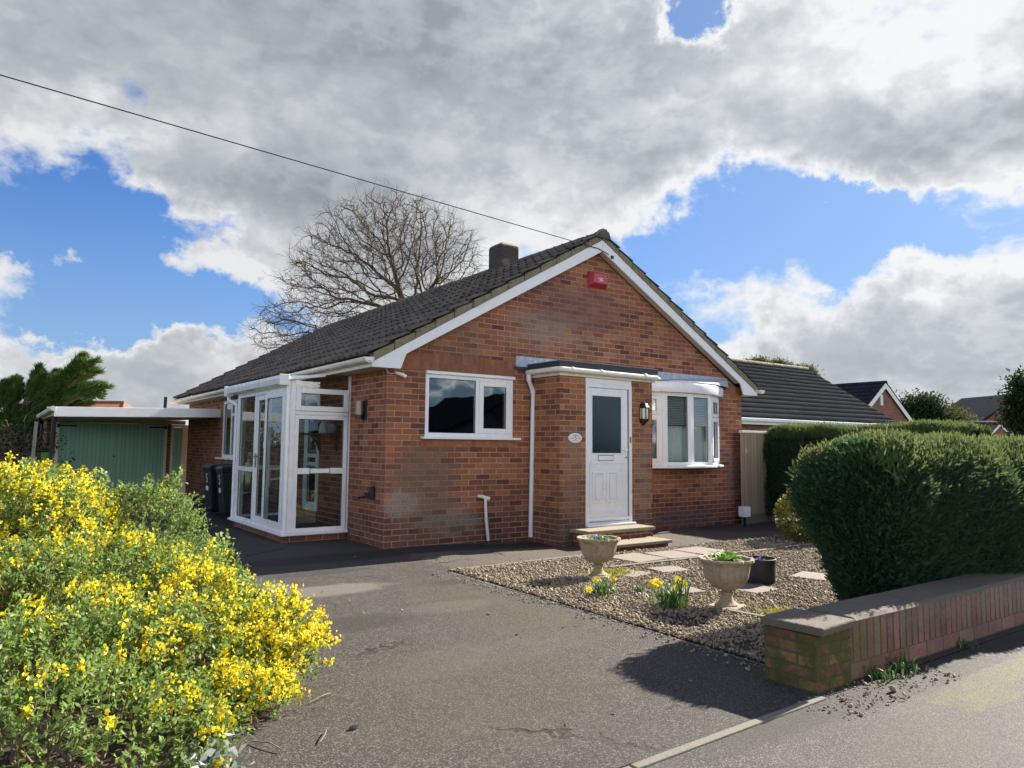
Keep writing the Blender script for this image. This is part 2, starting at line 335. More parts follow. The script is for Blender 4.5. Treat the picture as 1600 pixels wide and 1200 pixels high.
def glass(name, tint=(0.80, 0.88, 0.86), r0=0.16, rough=0.0):
    m = bpy.data.materials.new(name); m.use_nodes = True; t = NT(m.node_tree); t.n.clear()
    o = t.add('ShaderNodeOutputMaterial'); tr = t.add('ShaderNodeBsdfTransparent'); gl = t.add('ShaderNodeBsdfGlossy'); mx = t.add('ShaderNodeMixShader')
    t.put(tr.inputs[0], tint); gl.inputs['Roughness'].default_value = rough; t.put(gl.inputs[0], (0.95, 0.97, 0.97))
    P = pos(t); t.put(gl.inputs['Normal'], t.bump(t.noise(P, 1.3, 2, 0.5), 0.06, 0.05))
    lw = t.add('ShaderNodeLayerWeight'); lw.inputs[0].default_value = 0.5
    f = t.math('POWER', lw.outputs['Facing'], 4.0); t.put(mx.inputs[0], t.math('ADD', t.math('MULTIPLY', f, 0.85), r0, clamp=True))
    t.l.new(tr.outputs[0], mx.inputs[1]); t.l.new(gl.outputs[0], mx.inputs[2]); t.l.new(mx.outputs[0], o.inputs[0]); return m
M['glass'] = glass('window_glass'); M['glass_green'] = glass('porch_glass', (0.66, 0.74, 0.71), 0.10)
m, t, b = newmat('obscured_door_glass'); P = pos(t)
setp(t, b, t.mix(t.noise(P, 5, 3), (0.008, 0.022, 0.024), (0.018, 0.040, 0.042)), 0.16, 0.5, t.bump(t.noise(P, 120, 2), 0.12, 0.003)); M['obscure'] = m
m, t, b = newmat('twinwall_roof_sheet'); setp(t, b, (0.30, 0.29, 0.24), 0.35); b.inputs['Alpha'].default_value = 0.75; M['sheet'] = m
def boards(name, c1, c2, axis, pitch, rough=0.75, groove=0.06, streak=(1, 1, 1)):
    m, t, b = newmat(name); P = pos(t); x = t.sep(P)[axis]
    fr = t.math('FRACT', t.math('DIVIDE', x, pitch)); cell = t.math('FLOOR', t.math('DIVIDE', x, pitch))
    gr = t.math('MAXIMUM', t.mr(fr, groove, groove*0.3, 0, 1), t.mr(fr, 1-groove, 1-groove*0.3, 0, 1))
    rn = t.add('ShaderNodeTexWhiteNoise', noise_dimensions='1D'); t.put(rn.inputs['W'], cell)
    grain = t.noise(t.vm('MULTIPLY', P, streak), 10, 5, 0.7)
    col = t.mix(grain, c1, c2); col = t.mix(t.math('MULTIPLY', rn.outputs[0], 0.25), col, tuple(q*0.6 for q in c1))
    col = t.mix(t.math('MULTIPLY', gr, 0.6), col, tuple(q*0.25 for q in c1))
    setp(t, b, col, rough, 0.35, t.bump(t.math('SUBTRACT', t.math('MULTIPLY', grain, 0.15), gr), 0.5, 0.006)); return m
M['greendoor'] = boards('green_painted_boards', (0.28, 0.58, 0.42), (0.33, 0.64, 0.47), 0, 0.09, 0.5, 0.07, (8, 8, 0.6))
M['fence'] = boards('weathered_fence_boards', (0.28, 0.205, 0.125), (0.46, 0.36, 0.24), 0, 0.115, 0.9, 0.07, (9, 9, 0.5))
M['oldwood'] = simple('old_brown_wood', (0.12, 0.085, 0.06), 0.9, 0.35, 9, 0.3, 40)
# ground sheets
def tarmac(name, base, light, blobs=(), moss=(), warm=(0.11, 0.095, 0.08), crack=False):
    m, t, b = newmat(name); P = pos(t)
    n1 = t.noise(P, 190, 4, 0.8); v = t.vor(P, 160, 'Color'); vg = t.sep(v)[0]; big = t.noise(P, 0.8, 5, 0.6); mid = t.noise(P, 5, 4, 0.6)
    col = t.mix(t.mr(big, 0.32, 0.68), tuple(q*0.85 for q in base), tuple(q*1.2 for q in base))
    col = t.mix(t.mr(mid, 0.5, 0.75, 0, 0.4), col, warm)
    col = t.mix(t.mr(vg, 0.55, 0.95, 0, 0.75), col, light)
    col = t.mix(t.mr(n1, 0.54, 0.36, 0, 0.9), col, tuple(q*0.2 for q in base))
    for c, r, bc, amt in blobs:
        bl = t.math('MULTIPLY', t.mr(t.math('ADD', blob(t, P, c, r), t.math('MULTIPLY', mid, 0.6)), 0.55, 1.1), amt)
        col = t.mix(bl, col, bc)
    for c, r, mc, amt in moss:
        bl = t.math('MULTIPLY', t.mr(t.math('ADD', t.math('MULTIPLY', blob(t, P, c, r), 0.62), t.math('MULTIPLY', t.noise(P, 8, 7, 0.75, 0.5), 1.2)), 0.86, 1.10), t.mr(n1, 0.38, 0.55, 0.15, 1.0))
        col = t.mix(t.math('MULTIPLY', bl, amt), col, t.mix(n1, tuple(q*0.6 for q in mc), mc))
    h = t.math('ADD', t.math('MULTIPLY', vg, 0.7), t.math('MULTIPLY', n1, 0.6))
    if crack:
        cr = t.vor(t.vm('ADD', P, t.vm('MULTIPLY', t.noise(P, 1.2, 4, 0.7, col=True), (0.9, 0.9, 0))), 0.42, 'Distance', 'DISTANCE_TO_EDGE')
        ck = t.math('MULTIPLY', t.mr(cr, 0.004, 0.012, 1, 0), t.mr(t.noise(P, 0.6, 2), 0.5, 0.6))
        col = t.mix(t.math('MULTIPLY', ck, 0.75), col, (0.012, 0.011, 0.010)); h = t.math('SUBTRACT', h, t.math('MULTIPLY', ck, 2))
    setp(t, b, col, t.mr(vg, 0, 1, 0.65, 0.9), 0.25, t.bump(h, 0.9, 0.006)); return m
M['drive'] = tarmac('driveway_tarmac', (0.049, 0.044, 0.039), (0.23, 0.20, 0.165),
    blobs=[((-1.55, -2.15, 0), (0.95, 0.42, 1), (0.22, 0.195, 0.16), 0.6), ((-2.1, -1.75, 0), (0.6, 0.45, 1), (0.22, 0.195, 0.16), 0.6), ((-1.0, -3.3, 0), (0.7, 0.35, 1), (0.14, 0.125, 0.105), 0.3), ((-2.0, -3.4, 0), (1.1, 0.4, 1), (0.038, 0.034, 0.031), 0.6), ((-1.6, -4.6, 0), (1.3, 0.5, 1), (0.13, 0.12, 0.10), 0.2), ((-1.3, -1.25, 0), (0.9, 0.25, 1), (0.040, 0.036, 0.034), 0.6), ((-0.5, -2.4, 0), (0.5, 0.2, 1), (0.045, 0.04, 0.036), 0.7), ((0.5, -0.4, 0), (6, 0.55, 1), (0.030, 0.030, 0.031), 0.85), ((-0.5, 4, 0), (3, 4, 1), (0.035, 0.035, 0.036), 0.7)],  # last two blobs put the shade beside the house into the tarmac colour
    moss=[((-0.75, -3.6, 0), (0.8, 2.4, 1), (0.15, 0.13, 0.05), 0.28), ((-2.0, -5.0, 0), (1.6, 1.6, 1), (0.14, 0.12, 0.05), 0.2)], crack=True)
M['path'] = tarmac('path_tarmac', (0.085, 0.072, 0.057), (0.28, 0.24, 0.18), blobs=[((1.0, -0.35, 0), (3.5, 0.5, 1), (0.030, 0.030, 0.031), 0.9), ((6.6, -0.3, 0), (1.6, 1.4, 1), (0.045, 0.045, 0.046), 0.8)], crack=True)  # dark blobs paint the shade in front of the wall and fence
M['road'] = tarmac('road_tarmac', (0.058, 0.053, 0.048), (0.27, 0.24, 0.21), blobs=[((0.5, -6.35, 0), (3.5, 0.25, 1), (0.05, 0.046, 0.04), 0.8)],
    moss=[((0.9, -6.6, 0), (1.9, 0.20, 1), (0.22, 0.195, 0.055), 0.45), ((0.25, -6.74, 0), (0.55, 0.17, 1), (0.22, 0.195, 0.055), 0.45), ((2.5, -6.55, 0), (1.2, 0.3, 1), (0.20, 0.18, 0.06), 0.4), ((-0.6, -6.8, 0), (0.8, 0.4, 1), (0.13, 0.12, 0.06), 0.2)], warm=(0.13, 0.115, 0.10))
m, t, b = newmat('gravel_stone'); P = pos(t)
at_ = t.add('ShaderNodeAttribute', attribute_name='rnd')
setp(t, b, t.mix(t.noise(P, 60, 3), t.ramp(at_.outputs['Fac'], [(0.0, (0.11, 0.08, 0.052)), (0.25, (0.24, 0.185, 0.12)), (0.5, (0.32, 0.255, 0.165)), (0.75, (0.40, 0.32, 0.215)), (0.9, (0.25, 0.225, 0.195)), (1.0, (0.52, 0.45, 0.34))]), (0.27, 0.205, 0.13)), 0.85, 0.3)
M['stones'] = m
def foliage(name, stops, transl=0.35, rough=0.5, spec=0.3, big=None, sc=1.2):
    m = bpy.data.materials.new(name); m.use_nodes = True; t = NT(m.node_tree); b = t.n['Principled BSDF']; o = t.n['Material Output']
    a = t.add('ShaderNodeAttribute', attribute_name='rnd'); P = pos(t)
    col = t.ramp(a.outputs['Fac'], stops)
    if big: col = t.mix(t.mr(t.noise(P, sc, 4, 0.6), 0.48, 0.66, 0, 0.8), col, big)
    setp(t, b, col, rough, spec)
    tl = t.add('ShaderNodeBsdfTranslucent'); t.put(tl.inputs[0], t.mix(0.35, col, tuple(min(1, q*1.6) for q in stops[-1][1])))
    mx = t.add('ShaderNodeMixShader'); mx.inputs[0].default_value = transl
    t.l.new(b.outputs[0], mx.inputs[1]); t.l.new(tl.outputs[0], mx.inputs[2]); t.l.new(mx.outputs[0], o.inputs[0]); return m
M['leaf_bush'] = foliage('coronilla_leaf', [(0, (0.055, 0.105, 0.022)), (0.4, (0.125, 0.21, 0.04)), (0.75, (0.21, 0.31, 0.07)), (1, (0.33, 0.40, 0.12))], 0.35)
M['flower'] = foliage('yellow_petal', [(0, (0.66, 0.46, 0.004)), (0.5, (0.86, 0.68, 0.012)), (1, (0.90, 0.78, 0.06))], 0.3, 0.6)
M['leaf_hedge'] = foliage('conifer_hedge_spray', [(0, (0.018, 0.052, 0.030)), (0.5, (0.038, 0.094, 0.045)), (0.85, (0.065, 0.135, 0.05)), (1, (0.12, 0.175, 0.06))], 0.3, 0.75, 0.08, big=(0.055, 0.080, 0.045), sc=0.9)
M['leaf_hedge_top'] = foliage('lit_hedge_tip', [(0, (0.045, 0.095, 0.028)), (0.5, (0.085, 0.155, 0.042)), (0.85, (0.13, 0.19, 0.06)), (1, (0.20, 0.17, 0.08))], 0.35, 0.75, 0.08)  # lighter tips put the sun on the hedge top into the colour
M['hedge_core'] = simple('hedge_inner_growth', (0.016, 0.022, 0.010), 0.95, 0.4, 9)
M['leaf_gold'] = foliage('golden_shrub_leaf', [(0, (0.12, 0.15, 0.02)), (0.5, (0.22, 0.25, 0.035)), (1, (0.36, 0.34, 0.06))], 0.4)
M['leaf_cyp'] = foliage('cypress_spray', [(0, (0.020, 0.050, 0.012)), (0.5, (0.055, 0.115, 0.022)), (1, (0.12, 0.19, 0.035))], 0.3)
M['leaf_dark'] = foliage('pine_needles', [(0, (0.016, 0.030, 0.014)), (0.6, (0.035, 0.055, 0.022)), (1, (0.06, 0.075, 0.03))], 0.25, 0.8, 0.05)
M['leaf_olive'] = foliage('olive_tree_leaf', [(0, (0.05, 0.065, 0.02)), (0.6, (0.085, 0.10, 0.03)), (1, (0.14, 0.14, 0.05))], 0.3, 0.8, 0.05)
M['leaf_blade'] = foliage('daffodil_blade', [(0, (0.035, 0.085, 0.022)), (0.6, (0.07, 0.15, 0.035)), (1, (0.14, 0.23, 0.06))], 0.3)
M['leaf_prim'] = foliage('primula_leaf', [(0, (0.07, 0.16, 0.02)), (0.6, (0.15, 0.28, 0.03)), (1, (0.30, 0.42, 0.08))], 0.35)
M['leaf_ivy'] = foliage('grey_ivy_leaf', [(0, (0.10, 0.15, 0.10)), (0.6, (0.30, 0.36, 0.30)), (1, (0.55, 0.58, 0.52))], 0.2)
M['moss'] = foliage('moss_tuft', [(0, (0.13, 0.15, 0.02)), (0.6, (0.25, 0.25, 0.035)), (1, (0.36, 0.33, 0.06))], 0.3)
M['petal_pale'] = foliage('pale_lilac_petal', [(0, (0.40, 0.32, 0.42)), (1, (0.62, 0.56, 0.60))], 0.3)
M['petal_violet'] = foliage('violet_petal', [(0, (0.10, 0.04, 0.25)), (1, (0.25, 0.12, 0.45))], 0.3)
M['petal_pink'] = foliage('red_petal', [(0, (0.45, 0.03, 0.04)), (1, (0.6, 0.06, 0.08))], 0.3)
m, t, b = newmat('rough_grass'); P = pos(t); setp(t, b, t.mix(t.noise(P, 3, 6, 0.7), (0.030, 0.048, 0.014), (0.06, 0.075, 0.022)), 0.95); M['grass'] = m
# ------------------------------------------------------------------ sun and sky
SUN_EL = R(30.0); SUN_AZ = 0.075            # the light runs almost along the front wall, a hair towards the road
S = Vector((math.cos(SUN_EL)*math.cos(SUN_AZ), math.cos(SUN_EL)*math.sin(SUN_AZ), math.sin(SUN_EL)))
sl = bpy.data.lights.new("sun", 'SUN'); sl.energy = 5.0; sl.angle = R(0.5); sl.color = (1.0, 0.94, 0.84)
so = bpy.data.objects.new("sun", sl); COL.objects.link(so); so.rotation_euler = (-S).to_track_quat('-Z', 'Y').to_euler()
wd = bpy.data.worlds.new("World"); SC.world = wd; wd.use_nodes = True; t = NT(wd.node_tree); bg = t.n['Background']
sky = t.add('ShaderNodeTexSky', sky_type='NISHITA'); sky.sun_disc = False; sky.sun_elevation = SUN_EL
sky.sun_rotation = math.atan2(S.x, S.y); sky.air_density = 1.0; sky.dust_density = 0.5; sky.ozone_density = 1.5
D = t.vm('NORMALIZE', t.add('ShaderNodeTexCoord').outputs['Generated'])
dx, dy, dz = t.sep(D)
el = t.math('ARCSINE', dz)
HEAD = Vector((0.5821, 0.8131, 0)); RIGHT = Vector((0.8131, -0.5821, 0))
az = t.math('ARCTAN2', t.vm('DOT_PRODUCT', D, tuple(RIGHT)), t.vm('DOT_PRODUCT', D, tuple(HEAD)))
AE = t.comb(az, el, 0.0)
warp = t.vm('SUBTRACT', t.noise(D, 7.0, 8, 0.62, col=True), (0.5, 0.5, 0.5))          # ragged outlines for every bank
AE = t.vm('ADD', AE, t.vm('MULTIPLY', warp, (0.34, 0.22, 0.0)))
def ae(px, py):
    d = ray(px, py); d = d/np.linalg.norm(d)
    return math.atan2(d @ np.array(RIGHT), d @ np.array(HEAD)), math.asin(d[2])
def sky_blob(px, py, sx, sy, a=0.2):
    A, E = ae(px, py)
    v = t.vm('MULTIPLY', t.vm('SUBTRACT', AE, (A, E, 0)), (FPX/sx, FPX/sy, 0))
    return t.mr(t.vm('LENGTH', v), a, 1.0, 1.0, 0.0)
def total(lst):
    s = None
    for w, args in lst:
        q = t.math('MULTIPLY', sky_blob(*args), w); s = q if s is None else t.math('ADD', s, q)
    return s
# cloud banks (+) and gaps (-): bearings and heights in the real sky
bias = total([(0.42, (500, 60, 900, 330)), (0.40, (1250, 150, 700, 230)), (0.25, (420, 330, 300, 130)), (0.25, (760, 330, 330, 120)), (0.34, (640, 440, 210, 110)), (0.24, (1500, 220, 280, 110)),
              (0.40, (200, 590, 420, 110)), (0.52, (1480, 560, 420, 190)), (0.30, (1250, 600, 260, 110)), (0.24, (1130, 430, 120, 70)), (0.42, (40, 440, 90, 50)), (0.46, (360, 428, 170, 60)), (0.26, (1390, 385, 70, 50)),
              (-0.42, (150, 400, 330, 140)), (-0.35, (1180, 380, 250, 110)), (-0.30, (1400, 345, 280, 65)), (0.26, (1560, 310, 120, 60)), (-0.55, (1065, 15, 110, 55)), (-0.26, (250, 490, 220, 60)), (-0.3, (930, 470, 120, 70))])
PV = t.vm('MULTIPLY', D, (1, 1, 1.75))
n0 = t.noise(PV, 3.6, 10, 0.56, 0.15)
n1 = t.noise(PV, 11.0, 8, 0.6, 0.1)
bil = t.math('ABSOLUTE', t.math('SUBTRACT', t.noise(PV, 13.0, 6, 0.55), 0.5))      # cauliflower edges
dens = t.math('ADD', t.math('ADD', n0, t.math('MULTIPLY', t.math('SUBTRACT', 0.11, bil), 0.75)), t.math('ADD', bias, -0.02))
dens = t.math('ADD', dens, t.math('MULTIPLY', t.math('SUBTRACT', n1, 0.5), 0.16))
cover = t.mr(dens, 0.47, 0.73)
# light side: sample the same cloud a little towards the sun
PS = t.vm('ADD', PV, tuple(0.05*q for q in (S.x, S.y, S.z*1.7)))
n0s = t.noise(PS, 3.6, 6, 0.56, 0.15)
bils = t.math('ABSOLUTE', t.math('SUBTRACT', t.noise(PS, 13.0, 4, 0.55), 0.5))
lit = t.mr(t.math('ADD', t.math('SUBTRACT', n0, n0s), t.math('MULTIPLY', t.math('SUBTRACT', bils, bil), 0.5)), -0.08, 0.10)
thick = t.mr(dens, 0.62, 1.02)
grey_zone = total([(0.66, (380, 100, 780, 270)), (-0.22, (1420, 90, 330, 130)), (0.3, (1000, 90, 260, 70)), (-0.2, (860, 300, 260, 90)), (0.42, (1150, 230, 450, 90)), (0.35, (420, 330, 250, 110)), (0.35, (1480, 190, 200, 60)), (-0.15, (1500, 400, 260, 80)), (0.25, (240, 590, 400, 90)), (0.15, (1420, 500, 320, 110)), (0.25, (1450, 580, 330, 70))])
g = t.math('ADD', t.math('MULTIPLY', thick, 0.55), t.math('MULTIPLY', grey_zone, 0.62))
g = t.math('ADD', g, t.math('MULTIPLY', t.math('SUBTRACT', n1, 0.5), 0.42))
g = t.math('SUBTRACT', t.math('ADD', g, t.math('MULTIPLY', t.math('SUBTRACT', bil, 0.11), 0.8)), t.math('MULTIPLY', lit, 0.30))
g = t.math('ADD', g, t.math('MULTIPLY', t.math('SUBTRACT', n0, 0.5), 0.5))
cc = t.ramp(g, [(0.0, (0.295, 0.30, 0.305)), (0.25, (0.228, 0.236, 0.246)), (0.55, (0.170, 0.181, 0.193)), (0.8, (0.138, 0.150, 0.165)), (1.0, (0.112, 0.122, 0.138))])
# low cloud behind the camera boosted, added fill light for the shaded walls
back_fill = t.mr(t.vm('DOT_PRODUCT', D, tuple(-Vector((HEAD.x, HEAD.y, 0.0)).normalized())), 0.0, 0.8)
cc = t.vm('SCALE', cc); t.put(cc.node.inputs['Scale'], t.math('ADD', 1.0, t.math('MULTIPLY', t.math('MULTIPLY', back_fill, t.mr(el, 0.22, 0.75, 1.0, 0.04)), 8.5)))
SKY = 0.10                                   # background strength; cloud radiances are divided by it
blue = t.vm('MULTIPLY', sky.outputs[0], (0.21, 0.345, 0.56))
haze = t.mr(el, 0.0, 0.35, 0.7, 0.0)
blue = t.mix(haze, blue, (1.2, 1.75, 2.45))
near = t.mr(t.vm('DOT_PRODUCT', D, tuple(S)), 0.45, 0.98, 0.97, 1.10)             # thinner, brighter cloud round the sun
cc = t.vm('MULTIPLY', cc, t.comb(near, near, near))
cc = t.vm('MULTIPLY', cc, t.mix(back_fill, (1, 1, 1), (1.08, 1.0, 0.90)))
cc10 = t.vm('SCALE', cc); cc10.node.inputs['Scale'].default_value = 1.0/SKY
veil = t.math('MULTIPLY', t.mr(t.vm('DOT_PRODUCT', D, tuple(S)), 0.55, 1.0, 0.0, 0.55), 1.0)
blue = t.mix(veil, blue, (1.25, 1.62, 2.05))               # thin high veil whitens the blue towards the sun
final = t.mix(cover, blue, cc10)
t.put(bg.inputs[0], final); bg.inputs[1].default_value = SKY
# ------------------------------------------------------------------ the bungalow
def frame(mb, B, u0, u1, v0, v1, fw, w0, w1):
    "four butt-jointed bars"
    mb.lbox(B, u0, u0+fw, v0, v1, w0, w1); mb.lbox(B, u1-fw, u1, v0, v1, w0, w1)
    mb.lbox(B, u0+fw, u1-fw, v0, v0+fw, w0, w1); mb.lbox(B, u0+fw, u1-fw, v1-fw, v1, w0, w1)
def pane(B, u0, u1, v0, v1, w, parent, m='glass', name='pane'):
    me = MB(); me.add([B(u0, v0, w), B(u1, v0, w), B(u1, v1, w), B(u0, v1, w)], [(0, 1, 2, 3)])
    o = me.build(name, M[m], parent)
    sb = MB(); e = 0.007; frame(sb, B, u0-0.001, u1+0.001, v0-0.001, v1+0.001, e, w+0.001, w+0.006); sb.build('glazing_seal', M['seal'], parent)
    return o
def wall_cells(mb, B, us, vs, holes, w0, w1):
    "wall slab cut into butt-jointed strips round its openings"
    us = sorted(set(us+[q for h in holes for q in h[:2]])); v_lo, v_hi = vs
    for a, b in zip(us[:-1], us[1:]):
        hs = sorted([h for h in holes if h[0] <= a+1e-6 and h[1] >= b-1e-6], key=lambda h: h[2]); z = v_lo
        for h in hs:
            if h[2] > z+1e-6: mb.lbox(B, a, b, z, h[2], w0, w1)
            z = h[3]
        if v_hi > z+1e-6: mb.lbox(B, a, b, z, v_hi, w0, w1)
FRONT = Basis((0, 0, 0), (1, 0, 0), (0, 0, 1), (0, -1, 0))        # u = x, w = towards the road
SIDE = Basis((0, 0, 0), (0, 1, 0), (0, 0, 1), (-1, 0, 0))         # u = y, w = towards the driveway
HW, HL, WT = 7.2, 11.4, 2.27
house = thing('brick_bungalow', 'red brick bungalow with a dark tiled gable roof, white bargeboards and a stubby chimney', 'house', (3.6, 5.7, 0))
mb = MB()
KW = (0.555, 1.975, 1.415, 2.275); BW = (4.62, 6.52, 0.985, 2.21)
wall_cells(mb, FRONT, [0, HW], (-0.15, WT), [KW[:3]+(WT,), BW], -0.25, 0)
mb.prism([(0, WT), (HW, WT), (HW, 2.335), (3.6, 4.375), (0, 2.335)], FRONT, -0.25, 0)
ID = (2.30, 2.93, 0.28, 2.07); SW = (6.55, 7.96, 1.0, 2.2)
wall_cells(mb, SIDE, [0.25, HL], (-0.15, WT), [ID, SW], -0.25, 0)
mb.box(HW-0.25, HW, 0.25, HL, -0.15, WT); mb.box(0.25, HW-0.25, HL-0.25, HL, -0.15, WT)
mb.prism([(0, WT), (HW, WT), (HW, 2.335), (3.6, 4.375), (0, 2.335)], Basis((0, HL-0.25, 0)), -0.25, 0)
wall = mb.build('wall', M['brick'], house, uv='box')
mb = MB(); mb.lbox(FRONT, 0.19, 2.0, 2.285, 2.515, 0.0005, 0.003); mb.build('soldier_course', M['soldier'], wall, uv='soldier')
mb = MB(); mb.lbox(FRONT, 0.5, 2.02, 1.275, 1.372, 0.0005, 0.003); mb.build('soldier_course', M['soldier'], wall, uv='soldier')
mb = MB(); mb.lbox(FRONT, 6.78, 7.2, 2.20, 2.42, 0.0005, 0.003); mb.build('soldier_course', M['soldier'], wall, uv='soldier')
# inside of the rooms, seen dimly through the glass
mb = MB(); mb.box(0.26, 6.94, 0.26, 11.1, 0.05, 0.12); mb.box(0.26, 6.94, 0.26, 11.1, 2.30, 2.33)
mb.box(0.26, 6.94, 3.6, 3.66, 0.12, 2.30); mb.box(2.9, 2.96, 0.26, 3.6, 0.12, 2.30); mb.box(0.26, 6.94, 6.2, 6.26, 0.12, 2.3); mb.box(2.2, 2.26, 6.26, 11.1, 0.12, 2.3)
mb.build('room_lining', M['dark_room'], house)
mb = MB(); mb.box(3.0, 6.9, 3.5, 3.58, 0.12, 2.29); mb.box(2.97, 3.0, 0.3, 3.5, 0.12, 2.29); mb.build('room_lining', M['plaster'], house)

# --- roof
def tile_slope(name, o, a, s, L, SL, mat_, parent, course=0.345, roll=0.21, amp=0.042, lift=0.032, per=8, seed=0):
    "interlocking rolled tiles: o eave corner, a along the eave, s up the slope"
    rg = np.random.default_rng(seed)
    o, a, s = (np.array(q, float) for q in (o, a, s)); a = a/np.linalg.norm(a); s = s/np.linalg.norm(s); n = np.cross(a, s); n = n if n[2] > 0 else -n
    nu = int(L/roll*per)+1; u = np.linspace(0, L, nu); ph = (u/roll) % 1.0
    prof = amp*np.maximum(0, np.cos((ph-0.5)*2*np.pi))**0.7+amp*0.28*np.maximum(0, np.cos(ph*2*np.pi))**2
    tile = (u/(roll*2)).astype(int)
    nc = int(math.ceil(SL/course)); V = []; F = []; k = 0
    for c in range(nc):
        s0, s1 = c*course, min((c+1)*course, SL)+0.02
        tj = rg.normal(0, 0.0022, tile.max()+1)[tile]; sj = rg.normal(0, 0.004, tile.max()+1)[tile]
        rows = [(s0+0.07, -0.012+0*prof), (s0+0.001, lift+prof+tj-0.011), (s0, lift+prof+tj), (s1, prof*0.9+tj*0.3)]
        for j, (sv, h) in enumerate(rows):
            svv = sv+sj*(1 if j in (1, 2) else 0)
            V.append(o+a*u[:, None]+s*np.asarray(svv)[:, None]+n*h[:, None])
        for j in range(3):
            b0 = k+j*nu; i = np.arange(nu-1); F.append(np.stack([b0+i, b0+i+1, b0+nu+i+1, b0+nu+i], 1))
        k += 4*nu
    return fast_mesh(name, np.concatenate(V), np.concatenate(F), mat_, parent)
def ridge_run(parent, p0, p1, r, m, name='ridge_tiles', step=0.45):
    mb = MB(); p0, p1 = Vector(p0), Vector(p1); L = (p1-p0).length; d = (p1-p0)/L; side = Vector((d.y, -d.x, 0)); k = int(L/step); rg = random.Random(3)
    for i in range(k):
        a = p0+d*(i*L/k); b = p0+d*((i+1)*L/k-0.012); dz = rg.uniform(-0.006, 0.006); n = 8; vs = []
        for q, rr in ((a, r*1.04), (b, r*0.98)):
            for j in range(n+1):
                an = math.pi*(j/n)*1.1-0.157; vs.append(q+side*(math.cos(an)*rr)+Vector((0, 0, math.sin(an)*rr*0.85-rr*0.55+dz)))
        fs = [(j, j+1, n+2+j, n+1+j) for j in range(n)]+[tuple(range(n+1)), tuple(range(n+1, 2*n+2))]
        mb.add(vs, fs)
    return mb.build(name, m, parent, smooth=True)
roof = tile_slope('roof_slope', (-0.335, -0.165, 2.405), (0, 1, 0), (3.935, 0, 2.243), 11.75, 4.53, M['tile'], house, seed=1)
roof2 = tile_slope('roof_slope', (7.535, -0.165, 2.405), (0, 1, 0), (-3.935, 0, 2.243), 11.75, 4.53, M['tile'], house, seed=2)
ridge_run(house, (3.6, -0.19, 4.665), (3.6, 11.6, 4.665), 0.125, M['tile'])
mb = MB(); mb.prism([(-0.33, 2.385), (3.6, 4.63), (7.53, 2.385), (7.53, 2.40), (3.6, 4.645), (-0.33, 2.40)], FRONT, -11.55, -0.03); mb.build('roof_underlay', M['felt'], house)
mb = MB()
for sgn in (1, -1):
    for i in range(14):                                                # cement bedding along the verge, one lump under each course
        t0, t1 = i/13.2, min((i+0.975)/13.2, 1.0); X0, X1 = -0.27+3.87*t0, -0.27+3.87*t1; Z = lambda X: 2.374+(X+0.205)*0.5715; j = lambda: random.uniform(-0.008, 0.008)
        pl = [(X0, Z(X0)), (X1, Z(X1)), (X1, Z(X1)+0.100+j()), (X0, Z(X0)+0.118+j())]
        if sgn < 0: pl = [(7.2-x, z) for x, z in pl]
        mb.prism(pl, FRONT, 0.03, 0.152+random.uniform(-0.008, 0.010))
mb.build('verge_mortar', M['mortar_moss'], house, bevel=0.012)
mb = MB(); mb.add([(3.6+0.13*math.cos(a), -0.188+0.02*(k % 2), 4.60+0.13*math.sin(a)) for k, a in enumerate(np.linspace(0.1, 3.04, 12))]+[(3.6+0.13*math.cos(a), -0.12, 4.60+0.13*math.sin(a)) for a in np.linspace(0.1, 3.04, 12)],
    [tuple(range(12))]+[(i, i+1, 13+i, 12+i) for i in range(11)]); mb.build('ridge_end_mortar', M['mortar_moss'], house)
